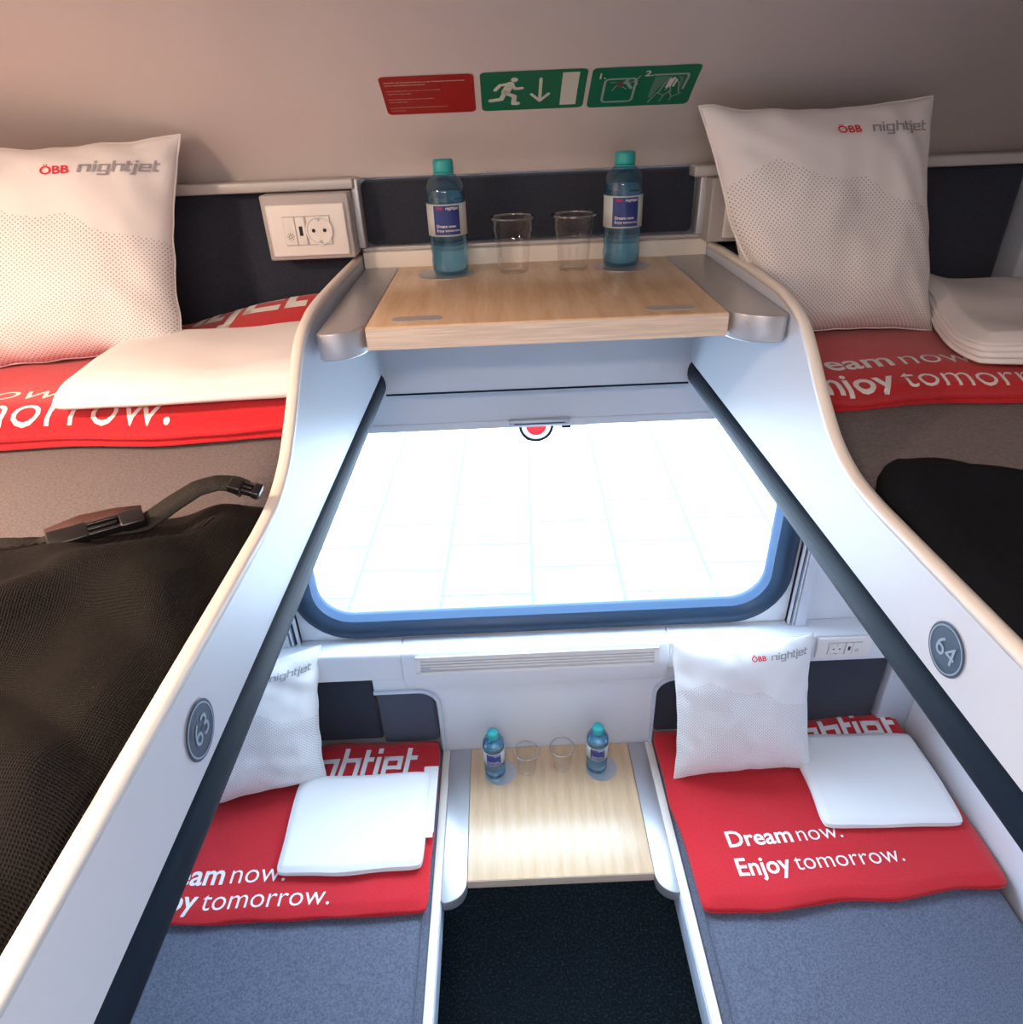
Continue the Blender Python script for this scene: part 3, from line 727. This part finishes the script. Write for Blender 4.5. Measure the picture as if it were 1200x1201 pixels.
upper_berth(1, 'upper right berth with white side panel numbered 64 and dark rubber bumper', '64')
pad('headrest_pad', -1.0, -.298, .030, .064, 1.275, 1.524, M['navy'], 'dark padded panel behind the upper left pillow and socket')
pad('headrest_pad', -.282, .276, .030, .064, 1.432, 1.531, M['navy'], 'dark padded panel behind the bottles on the upper table')
pad('headrest_pad', .296, .83, .030, .064, 1.275, 1.520, M['navy'], 'dark padded panel behind the upper right pillow')

# ------------------------------------------------------------ sockets
def socket_unit(cx, y, z0, w, h, housing, label, mirror=False, lit=True):
    S = tag(empty('socket_panel', (cx, y, z0)), label, 'socket')
    hx = housing
    box('housing', hx[0] - cx, hx[1] - cx, -.004, hx[4] - y, hx[2] - z0, hx[3] - z0, M['housing'] if hx[5] else M['wallwhite'], S, .003)
    d = -.009
    P_ = box('face_plate', -w/2, w/2, d, -.003, 0, h, M['plastic'], S, .004)
    iw = w * .60; ih = h * .56; zc = h * .5
    V, F = [], []
    add_box(V, F, -iw/2, iw/2, d - .0015, d + .001, zc - ih/2, zc + ih/2)
    ins = pyd('insert', V, F, M['housing'], S)
    sgn = -1 if mirror else 1
    xs = sorted((sgn * -iw/2, sgn * -iw/4 * .98)); xu = sorted((sgn * -iw/4 * .96, sgn * -.02 * w)); xk = sorted((sgn * .0, sgn * iw/2))
    box('light_switch', xs[0] + .0006, xs[1] - .0006, d - .0030, d - .001, zc - ih/2 + .001, zc + ih/2 - .001, M['plastic'], S, .0006)
    sc = (sum(xs) / 2, zc - .1 * h)
    sun = disc(.0022, .0031, 16)
    for k in range(8):
        a = k * PI / 4; sun += [[(p.x, p.y) for p in q] for q in stroke([(math.cos(a) * .0042, math.sin(a) * .0042), (math.cos(a) * .0062, math.sin(a) * .0062)], .0010, False)]
    printed('lamp_symbol', [polys_bm(sun)], lambda a, b: (sc[0] + a * w / .13, d - .0034, sc[1] + b * w / .13), M['black'], S)
    uc = sum(xu) / 2
    box('charging_port_cover', xu[0] + .0006, xu[1] - .0006, d - .0028, d - .001, zc - ih/2 + .001, zc + ih/2 - .001, M['plastic'], S, .0006)
    box('charging_port', uc - w * .022, uc + w * .022, d - .0034, d - .002, zc - h * .09, zc + h * .09, M['black'], S)
    kc = sum(xk) / 2; R_ = ih * .44
    box('outlet_cover', xk[0] + .0006, xk[1] - .0006, d - .0024, d - .001, zc - ih/2 + .001, zc + ih/2 - .001, M['plastic'], S, .0006)
    d -= .0026
    so = empty('power_outlet', (kc, d, zc)); so.parent = S
    bpy.data.objects.remove(so)
    V, F = [], []; n = 32
    for r, yy in ((R_ * 1.12, -.0015), (R_ * 1.12, -.003), (R_, -.003), (R_ * .94, .0), (0.0001, .0)):
        for k in range(n): a = 2*PI*k/n; V.append((kc + r * math.cos(a), d + yy * .5 - .0002, zc + r * math.sin(a)))
    for i in range(4):
        for k in range(n): F.append((i*n + k, i*n + (k+1) % n, (i+1)*n + (k+1) % n, (i+1)*n + k))
    out = pyd('power_outlet', V, F, M['plastic'], S)
    for dx in (-1, 1):
        pl = [[(kc + dx * R_ * .46 + R_ * .15 * math.cos(a), zc + R_ * .15 * math.sin(a)) for a in [2*PI*k/14 for k in range(14)]]]
        printed('pin_hole', [polys_bm(pl)], lambda a, b: (a, d - .0012, b), M['black'], out)
    for dz in (-1, 1):
        box('earth_clip', kc - R_ * .12, kc + R_ * .12, d - .0035, d - .001, zc + dz * R_ * .88 - R_ * .1, zc + dz * R_ * .88 + R_ * .1, M['alu'], out)
    return S
socket_unit(-.362, -.030, 1.430, .125, .078, (-.432, -.292, 1.424, 1.522, .030, 1), 'white socket panel with switch and outlet on the upper wall, left of the upper table')
socket_unit(.372, -.030, 1.430, .125, .078, (.286, .440, 1.424, 1.520, .030, 1), 'upper right socket panel mostly hidden behind the dotted pillow')
socket_unit(.812, .130, .330, .145, .070, (.712, .735, .312, .404, .135, 0), 'small white socket panel on the window ledge above the lower right berth', mirror=True)
# grey post strips at either side of the centre pad
struct(box('trim_13', -.292, -.280, .0, .030, 1.432, 1.538, M['alu'], bev=.002)); struct(box('trim_14', .276, .288, .0, .030, 1.432, 1.538, M['alu'], bev=.002))

# ------------------------------------------------------------ escape signs on the roof
def sign(name, x0, x1, s0, s1, m, label):
    cx = (x0 + x1) / 2; base = Vector(on_roof(cx, s0, 0)); S = tag(empty(name, base), label, 'sign')
    w, h = x1 - x0, s1 - s0
    def fm(e): return lambda a, b: Vector(on_roof(x0 + a, s0 + b, e)) - base
    printed('sign_plate', [polys_bm([rrect(0, w, 0, h, .007, 6)])], fm(.0008), m, S, .006)
    return S, fm, w, h
S1, fm, w, h = sign('red_instruction_sign', -.209, -.081, .132, .217, M['signred'], 'red sign with rows of small text, leftmost of three on the ceiling')
tx = []
lines = [('Bei Gefahr das Notausstiegsfenster mit dem Nothammer mit rotem Knopf', .0036, .020), ('auf der roten Markierung einschlagen!', .0036, .020),
         ('En cas de danger, briser la vitre de secours avec le marteau', .0031, .0), ('rouge sur la marque rouge.', .0031, 0), ('In caso di pericolo rompere il vetro con il martello', .0031, 0),
         ('rosso sul segno rosso.', .0031, 0), ('In case of danger break the emergency window with the hammer', .0031, 0), ('on the red mark.', .0031, 0)]
yy = h - .014
for k, (s, sz, bo) in enumerate(lines):
    t, wd = text_bm(s, .006, yy, sz * 1.0, bo)
    if wd > w - .012:
        for v in t.verts: v.co.x = .006 + (v.co.x - .006) * (w - .012) / wd
    tx.append(t); yy -= .0062 if k in (0, 2, 4, 6) else .0125
printed('sign_text', tx, fm(.0013), M['signwhite'], S1, None)
S2, fm, w, h = sign('emergency_exit_sign', -.0725, .0735, .132, .218, M['signgreen'], 'green emergency exit sign with running man and down arrow, middle of three on the ceiling')
pl = []
def K(pts, wd): pl.extend([[(p[0], p[1]) for p in q] for q in stroke(pts, wd)])
ox, oy, k = .012, .014, .058
def q(x, y): return (ox + x * k, oy + y * k)
pl.append([(ox + .60 * k + .085 * k * math.cos(a), oy + .93 * k + .085 * k * math.sin(a)) for a in [2*PI*i/20 for i in range(20)]])
K([q(.50, .76), q(.38, .45)], .012)                      # torso
K([q(.52, .78), q(.26, .74), q(.14, .56)], .0055)        # rear arm
K([q(.52, .76), q(.62, .58), q(.78, .60)], .0055)        # front arm
K([q(.40, .42), q(.60, .30), q(.58, .02), q(.68, .02)], .007)
K([q(.36, .42), q(.28, .20), q(.02, .16)], .007)
ax = .083
K([(ax, .068), (ax, .020)], .0045); K([(ax - .012, .034), (ax, .019), (ax + .012, .034)], .0045)
pl.append([(.112, .008), (.135, .008), (.135, h - .006), (.112, h - .006)])
printed('exit_pictogram', [polys_bm(pl)], fm(.0013), M['signwhite'], S2, .008)
S3, fm, w, h = sign('escape_window_sign', .0795, .227, .130, .217, M['signgreen'], 'green sign with steps 1 and 2, rightmost of three on the ceiling')
t1, _ = text_bm('1.', .008, h - .023, .017, .02); t2, _ = text_bm('2.', .0725, h - .021, .017, .02)
printed('step_number', [t1], fm(.0013), M['signwhite'], S3); printed('step_number', [t2], fm(.0013), M['signwhite'], S3)
pl = []
fr = rrect(.020, .063, .012, .062, .006, 4); K(fr + fr[:1], .0035)
K([(.028, .055), (.036, .054)], .0012); K([(.032, .036), (.036, .046), (.039, .047)], .0012); K([(.045, .045), (.052, .039)], .0012)
K([(.049, .056), (.058, .041)], .005); K([(.047, .052), (.052, .060)], .004)
K([(.054, .053), (.060, .055), (.067, .067)], .0016); K([(.060, .055), (.066, .050), (.062, .043)], .0016)
K([(.086, .068), (.132, .068), (.134, .063), (.132, .035)], .0035)
K([(.088, .008), (.097, .028), (.108, .022), (.104, .009)], .0014); K([(.108, .022), (.114, .030), (.120, .018), (.118, .010)], .0014); K([(.120, .018), (.132, .026)], .0014)
K([(.099, .028), (.104, .048), (.110, .060), (.114, .046), (.108, .034)], .0018); K([(.116, .030), (.112, .046), (.116, .060), (.124, .048), (.128, .027)], .0018)
printed('break_window_pictogram', [polys_bm(pl)], fm(.0013), M['signgrey'], S3, .008)
pl = []; K([(.108, .040), (.111, .058)], .0035); K([(.112, .042), (.115, .060)], .0035); K([(.117, .042), (.119, .056)], .003)
printed('hands', [polys_bm(pl)], fm(.0016), M['signwhite'], S3, .008)
pl = [[(x, y) for x, y in t] for t in ([(.086, .018), (.090, .018), (.096, .034), (.104, .052), (.112, .064), (.088, .064)], [(.120, .064), (.128, .060), (.129, .036), (.125, .052)])]
printed('window_hatching', [polys_bm(pl)], fm(.0010), mat('hatched_green', (.10, .26, .19), .5), S3, .008)
printed('red_point', [polys_bm([[(.0415 + px, .051 + py) for px, py in t] for t in disc(.0018, .0042, 20)])], fm(.0016), M['signred'], S3)

# ------------------------------------------------------------ bottles and cups
def make_bottle(loc, label, face, first=None):
    if first is None:
        B = empty('water_bottle', loc)
        prof = [(.0002, .003), (.014, .0015), (.021, 0), (.0262, .0015), (.0288, .008), (.0294, .022), (.0284, .030), (.0296, .040), (.0288, .050), (.0298, .060), (.0300, .108), (.0302, .118), (.0290, .128), (.0250, .137), (.0190, .143), (.0138, .147), (.0126, .152), (.0126, .158), (.0002, .158)]
        lathe('bottle_body', prof, M['bottle'], B, 48)
        lathe('water', [(.0002, .006), (.024, .006), (.0266, .010), (.0275, .022), (.0266, .030), (.0276, .040), (.0270, .050), (.0280, .060), (.0282, .112), (.0265, .122), (.0002, .122)], M['water'], B, 48)
        lathe('cap', [(.0002, .1485), (.0150, .1485), (.0158, .150), (.0155, .163), (.0140, .1655), (.0002, .1660)], M['teal'], B, 32)
        lathe('cap_ring', [(.0130, .1445), (.0155, .1445), (.0155, .1478), (.0130, .1478)], M['teal'], B, 32, closed=True)
        lb = lathe('paper_label', [(.0300, .060), (.0306, .060), (.0306, .106), (.0300, .106)], M['labelwhite'], B, 48, closed=True)
        def cyl(r): return lambda a, b: (r * math.sin(a / .0306), -r * math.cos(a / .0306), b)
        printed('label_panel', [polys_bm([[(-.021, .0625), (.021, .0625), (.021, .104), (-.021, .104)]])], cyl(.0309), M['labelblue'], lb, .002)
        pl, w = nightjet(0, 0, 1); s = .020 / w
        printed('label_word', [polys_bm([[(-.001 + x * s, .0985 + y * s) for x, y in t] for t in pl])], cyl(.0311), M['print'], lb, .002)
        printed('label_slogan', [text_bm('Dream now.', -.017, .073, .0062, .012)[0], text_bm('Enjoy tomorrow.', -.017, .067, .0055, .006)[0]], cyl(.0311), M['print'], lb, .002)
        printed('label_logo', [text_bm('ÖBB', -.016, .0985, .0052, .012)[0]], cyl(.0311), M['printred'], lb, .002)
    else:
        B = first.copy(); C.objects.link(B); B.location = loc
        for ch in list(first.children):
            c = ch.copy(); C.objects.link(c); c.parent = B
            for g in ch.children:
                d = g.copy(); C.objects.link(d); d.parent = c
    B.rotation_euler = (0, 0, face); tag(B, label, 'bottle', 'blue water bottles with teal caps')
    return B
b0 = make_bottle((-.136, -.060, 1.3988), 'blue water bottle standing on the left of the upper table', .05)
make_bottle((.142, -.052, 1.3988), 'blue water bottle standing on the right of the upper table', -.02, b0)
make_bottle((-.131, .066, .0008), 'blue water bottle standing on the left of the lower table', .0, b0)
make_bottle((.158, .068, .0008), 'blue water bottle standing on the right of the lower table', -.1, b0)
def make_cup(loc, label, first=None):
    if first is None:
        B = empty('plastic_cup', loc)
        prof = [(.0002, .002), (.0215, .002), (.0232, .0), (.0240, .002), (.0262, .030), (.0288, .058), (.0312, .062), (.0318, .078), (.0345, .0795), (.0352, .081), (.0345, .0825), (.0325, .0818)]
        V = lathe('cup_wall', prof[:-0 or None], M['cup'], B, 48)
        lathe('cup_rim', [(.0325, .0800), (.0350, .0795), (.0356, .0812), (.0348, .0828), (.0325, .0822)], clear('cup_rim_plastic', (.82, .82, .82), .7, .1, .2), B, 48, closed=True)
        me = V.data; bm = bmesh.new(); bm.from_mesh(me)
        big = [f for f in bm.faces if len(f.verts) > 20 and f.calc_center_median().z > .05]; bmesh.ops.delete(bm, geom=big, context='FACES'); bm.to_mesh(me); bm.free()
    else:
        B = first.copy(); C.objects.link(B); B.location = loc
        for ch in list(first.children): c = ch.copy(); C.objects.link(c); c.parent = B
    tag(B, label, 'cup', 'clear plastic cups')
    return B
c0 = make_cup((-.034, -.066, 1.3988), 'empty clear plastic cup on the upper table, next to the left bottle')
make_cup((.063, -.066, 1.3988), 'empty clear plastic cup on the upper table, next to the right bottle', c0)
make_cup((-.040, .066, .0008), 'empty clear plastic cup on the lower table, next to the left bottle', c0)
make_cup((.060, .074, .0008), 'empty clear plastic cup on the lower table, next to the right bottle', c0)

# ------------------------------------------------------------ blankets, sheets, pillows: lower right
def hLR(x, y): return .010 * sstep(.09, .155, y) * (.5 + .8 * nz(x * 9, 1, 4)) + .004 * sstep(.9, 1.05, x)
bk, top = blanket(.348, 1.046, -.345, .152, .024, .050, 'folded red blanket on the lower right berth under a pillow and a white sheet', 2,
    [('logo', .665, .052, (.372, 1.5)), (('Dream', 'now.'), .436, -.212, .0595), (('Enjoy', 'tomorrow.'), .436, -.283, .0595)], hf=hLR, rot=.045)
# lower left
def hLL(x, y): return .006 * sstep(.09, .15, y) * (.6 + .8 * nz(x * 8, 1, 2))
bk, top = blanket(-1.02, -.300, -.330, .140, .024, .048, 'folded red blanket on the lower left berth under a pillow and a white sheet', 5,
    [('logo', -.715, .020, (.365, 1.5)), (('Dream', 'now.'), -.985, -.258, .071), (('Enjoy', 'tomorrow.'), -.985, -.318, .068)], hf=hLL)
# upper left
def hUL(x, y): return .045 * sstep(-.16, .0, y) * sstep(-.66, -.38, x) - .016 * sstep(-.36, -.42, y) + .006 * nz(x * 6, y * 6, 3)
bk, top = blanket(-1.04, -.316, -.408, .006, 1.274, 1.318, 'folded red blanket on the upper left berth under a pillow and a white sheet', 8,
    [('logo', -.80, -.050, (.42, 1.5)), (('Dream', 'now.'), -1.005, -.350, .074), (('Enjoy', 'tomorrow.'), -1.005, -.404, .076)], hf=hUL)
# upper right
def hUR(x, y): return -.012 * sstep(-.32, -.395, y) + .003 * nz(x * 6, y * 6, 9) + .004 * sstep(-.05, 0, y)
bk, top = blanket(.330, 1.04, -.392, .006, 1.274, 1.312, 'folded red blanket on the upper right berth under a pillow and a crumpled white sheet', 12,
    [('logo', .49, -.045, (.325, 1.6)), (('Dream', 'now.'), .318, -.338, .056), (('Enjoy', 'tomorrow.'), .333, -.388, .056)], hf=hUR)

def sheet(label, x0, x1, y0, y1, z0, z1, layers, rot, seed, hf=None, amp=.002, bulge=.006, fr=8, wob=.003, nx=50):
    o, t = slab('folded_sheet', x0, x1, y0, y1, z0, z1, M['sheet'], bulge=bulge, layers=layers, nx=nx, ny=40, amp=amp, fr=fr, seed=seed, hf=hf, wob=wob, rot=rot, corner=.004, ypow=.5)
    return tag(o, label, 'sheet', 'white folded sheets'), t
sheet('flat folded white sheet on the lower right blanket', .703, 1.036, -.188, .083, .054, .074, 3, -.03, 31)
s, t = sheet('flat folded white sheet on the lower left blanket', -.655, -.312, -.245, .018, .052, .074, 3, .01, 33)
inn = box('inner_fold', -.01, .03, -.10, .10, .004, .009, M['sheet'], s, .002); inn.location = (.168, .06, 0)
box('care_label', .168, .196, -.055, -.030, .008, .0095, M['print'], s)
def hSL(x, y): return .010 * sstep(-.45, -.34, x) * (.5 + .5 * nz(x * 5, y * 6, 1)) + .005 * sstep(-.15, -.3, y) - .014 * sstep(-.35, -.415, y)
sheet('thick soft folded sheet on the upper left blanket beside the berth panel', -.625, -.320, -.395, -.130, 1.322, 1.348, 1, .03, 36, hSL, .004, .012, 6)
def hSR(x, y):
    e = 1 - sstep(.56, .66, x); return .030 * e * sstep(-.30, -.08, y) + .006 * nz(x * 7, y * 7, 4) + .010 * math.sin(x * 30 + y * 14) * sstep(.60, .8, x) * .5
sheet('crumpled folded white sheet with open layered edge on the upper right blanket', .590, .96, -.420, -.075, 1.322, 1.360, 4, -.20, 39, hSR, .005, .010, 6, .008)

def shear(k, h): return lambda q: (q.x + k * (q.y - h), q.y, q.z)
pillow('pillow', .375, .392, .105, 'dotted white pillow leaning on the ledge at the lower right berth', 3, (.540, -.016, .054), (math.radians(90 - 19), 0, math.radians(2)), shear(-.02, .1), logo=(.06, .76, .10, .33, .56))
pillow('pillow', .390, .390, .115, 'dotted white pillow at the lower left berth, partly hidden by the upper berth', 6, (-.785, -.022, .052), (math.radians(90 - 18), 0, math.radians(14)), shear(.14, .0), logo=(.06, .74, .10, .33, .56))
def taper(q):
    k = q.y / .315; x = q.x * (.86 + .14 * k) - .052 * k; lim = -.137 - .62 * max(0, q.y - .100)     # squeezed against the berth panel on its left
    d = x - lim; return (lim + .5 * (d + math.sqrt(d * d + .00003)), q.y, q.z)
pillow('pillow', .335, .322, .105, 'dotted white pillow standing at the upper right berth', 9, (.455, -.205, 1.312), (math.radians(90 - 17), 0, math.radians(3)), taper, logo=(.04, .70, .10, .34, .54))
pillow('pillow', .350, .308, .120, 'dotted white pillow leaning at the upper left berth', 12, (-.726, -.200, 1.315), (math.radians(90 - 16), 0, math.radians(12)), shear(.19, 0), logo=(.02, .66, .105, .29, .60))

# ------------------------------------------------------------ dark bags on the upper berths
def cloth_heap(name, outline_fn, x0, x1, y0, y1, zb, hfun, m, label, cat, nx=90, ny=110):
    V, F, uv, id_ = [], [], [], {}
    base = Vector(((x0 + x1) / 2, (y0 + y1) / 2, zb))
    for j in range(ny + 1):
        for i in range(nx + 1):
            u, v = i / nx, j / ny; x, y = outline_fn(u, v); e = min(u, 1 - u) * 22; f = min(v, 1 - v) * 34; k = min(1, e) ** .5 * min(1, f) ** .5
            id_[i, j] = len(V); V.append(Vector((x, y, zb + .001 + hfun(x, y, u, v) * k)) - base); uv.append((x * 10, y * 10))
    for j in range(ny):
        for i in range(nx): F.append((id_[i, j], id_[i+1, j], id_[i+1, j+1], id_[i, j+1]))
    n0 = len(V)
    bd = [(i, 0) for i in range(nx)] + [(nx, j) for j in range(ny)] + [(i, ny) for i in range(nx, 0, -1)] + [(0, j) for j in range(ny, 0, -1)]
    for b in bd: p = V[id_[b]]; V.append(Vector((p.x, p.y, 0))); uv.append((0, 0))
    n = len(bd)
    for k in range(n): F.append((id_[bd[k]], n0 + k, n0 + (k+1) % n, id_[bd[(k+1) % n]]))
    F.append(tuple(n0 + k for k in range(n)))
    me = bpy.data.meshes.new(name); me.from_pydata([tuple(v) for v in V], [], F)
    ul = me.uv_layers.new(name='UVMap')
    for lp in me.loops: ul.data[lp.index].uv = uv[lp.vertex_index]
    bm = bmesh.new(); bm.from_mesh(me); bmesh.ops.recalc_face_normals(bm, faces=bm.faces); bm.to_mesh(me); bm.free()
    o = link(name, me, m, None, True, base); return tag(o, label, cat), base
def edgeL(x): return -.592 - (-.33 - x) * .42
def olL(u, v): x = -.90 + (.900 - .3035) * u; yt = edgeL(x) + .006 * math.sin(x * 30); y = yt + (-1.30 - yt) * v; return x - u ** 4 * .0125 * (.03 - y), y
def hL(x, y, u, v):
    d = edgeL(x) - y
    rid = .022 * math.exp(-((d - .10 - .5 * (x + .45)) / .05) ** 2) + .016 * math.exp(-((d - .20 + .8 * (x + .5)) / .03) ** 2)
    hollow = -.016 * math.exp(-((x + .38) / .05) ** 2 - ((y + .78) / .10) ** 2)
    lift = .035 * sstep(-.36, -.60, x) * sstep(.0, .3, d)
    crease = .012 * abs(math.sin(38 * (x * .5 + y * .8) + 3 * nz(x * 4, y * 4, 8))) * sstep(.06, .16, d)
    z = .026 + rid + lift + hollow + crease + .016 * nz(x * 9, y * 9, 2) + .008 * nz(x * 20, y * 20, 5)
    z = .008 + .5 * (z - .008 + math.sqrt((z - .008) ** 2 + .0001))
    return z * (1 - .62 * sstep(-.37, -.31, x) * sstep(-1.0, -.66, y))
bag, bb = cloth_heap('mesh_bag', olL, -.90, -.304, -1.30, -.585, 1.272, hL, M['net'], 'black mesh bag with buckled strap lying on the upper left berth', 'bag')
def hem(a, b):                                               # a runs along the bag's far edge, b back from it
    x = a; y = edgeL(x) - .044 - b; return Vector((x, y, 1.2746 + hL(x, y, 0, 0))) - bb
printed('ribbed_hem', [polys_bm([[(-.74 + k * .0062, 0), (-.74 + k * .0062 + .0030, 0), (-.74 + k * .0062 + .0030, .026), (-.74 + k * .0062, .026)] for k in range(64)])], hem, mat('hem_black', (.0008, .0008, .001), .9), bag, .004)
def strap_strip(name, pts, w, t, m, parent, base):
    V, F = [], []; P = [Vector(p) for p in pts]
    for i, p in enumerate(P):
        tg = (P[min(i+1, len(P)-1)] - P[max(i-1, 0)]); tg.normalize(); a = Vector((-tg.y, tg.x, .35)).normalized() * w / 2; nn = tg.cross(a).normalized() * t / 2
        if nn.z < 0: nn = -nn
        V += [p + a + nn - base, p - a + nn - base, p - a - nn - base, p + a - nn - base]
    for i in range(len(P) - 1):
        for k in range(4): F.append((4*i + k, 4*i + (k+1) % 4, 4*i + 4 + (k+1) % 4, 4*i + 4 + k))
    F += [(0, 1, 2, 3), tuple(4*(len(P)-1) + k for k in range(4))]
    return pyd(name, V, F, m, parent, True)
sp_ = [(-.66, -.80, 1.330), (-.56, -.745, 1.328), (-.500, -.720, 1.322), (-.475, -.708, 1.312), (-.450, -.692, 1.316), (-.425, -.682, 1.314), (-.400, -.668, 1.309), (-.380, -.645, 1.316), (-.362, -.628, 1.322), (-.346, -.618, 1.322), (-.332, -.614, 1.318), (-.318, -.618, 1.312)]
S_ = [Vector(spl([(p[0], p[1]) for p in sp_], k, t / 5)).to_3d() + Vector((0, 0, sp_[k][2] * (1 - t / 5) + sp_[k+1][2] * t / 5)) for k in range(len(sp_) - 1) for t in range(5)]
strap_strip('strap', S_, .020, .0022, M['web'], bag, bb)
strap_strip('red_brown_strap', [(-.470, -.700, 1.318), (-.447, -.684, 1.3215), (-.420, -.670, 1.320), (-.402, -.662, 1.317)], .018, .0025, M['brown'], bag, bb)['label'] = 'dark red-brown strap end'
def buckle(a, b, w):
    a = Vector(a); b = Vector(b); d = (b - a); L = d.length; ang = math.atan2(d.y, d.x)
    V, F = [], []
    add_box(V, F, 0, L * .42, -w/2, w/2, -.004, .005); o = pyd('buckle', V, F, M['black'], bag); bevel(o, .002)
    o.location = a - bb; o.rotation_euler = (math.radians(14), math.atan2(-d.z, math.hypot(d.x, d.y)), ang)
    for sy in (-1, 0, 1):
        V, F = [], []; add_box(V, F, L * .40, L * (.80 if sy else .72), sy * w * .34 - w * .09, sy * w * .34 + w * .09, -.003, .004); p = pyd('prong', V, F, M['black'], o); bevel(p, .0012)
    V, F = [], []; add_box(V, F, L * .74, L, -w * .5, w * .5, -.004, .005); p = pyd('buckle_socket', V, F, M['black'], o); bevel(p, .002)
buckle((-.462, -.712, 1.319), (-.395, -.672, 1.319), .020)
buckle((-.334, -.618, 1.320), (-.304, -.620, 1.310), .016)
# right-hand dark jacket
def edgeR(x): return -.575 + .04 * math.exp(-((x - .40) / .05) ** 2) - (x - .335) * .62 - .05 * sstep(.35, .316, x)
def olR(u, v):
    x = .316 + .584 * u; yt = edgeR(x); y = yt + (-1.35 - yt) * v; return x - .010 * (1 - u) ** 8 * sstep(-.66, -.74, y), y
def hR(x, y, u, v):
    d = edgeR(x) - y
    return .030 + .020 * sstep(0, .12, d) * sstep(.33, .42, x) + .012 * math.exp(-((d - .09 - .6 * (x - .4)) / .03) ** 2) + .008 * nz(x * 7, y * 7, 6)
cloth_heap('black_bag', olR, .316, .90, -1.35, -.58, 1.272, hR, M['blackcloth'], 'soft black cloth bag lying on the upper right berth', 'bag')

# ------------------------------------------------------------ lamps of the compartment
lm_ = tag(empty('reading_lamp', (-.80, -.80, 1.79)), 'small round reading lamp on the ceiling above the upper left berth', 'lamp')
lathe('lamp_body', [(.055, .0), (.060, .004), (.060, .030), (.055, .034), (.050, .034), (.050, .006), (.050, .0)], M['lamp'], lm_, 32, closed=True)
lm2 = tag(empty('ceiling_lamp', (-.20, -1.45, 1.835)), 'long flat ceiling lamp over the aisle', 'lamp')
for x0, x1, y0, y1 in ((-.27, -.255, -.075, .075), (.255, .27, -.075, .075), (-.255, .255, -.075, -.062), (-.255, .255, .062, .075)):
    pass
V, F = [], []
for a in ((-.27, -.255, -.075, .075), (.255, .27, -.075, .075), (-.255, .255, -.075, -.062), (-.255, .255, .062, .075)): add_box(V, F, *a, -.012, .022)
pyd('lamp_frame', V, F, M['lamp'], lm2)

# lift everything by the table height so that the floor is at zero
for o in list(C.objects):
    if o.parent is None and o.type in ('MESH', 'EMPTY'):
        o.location.z += ZB
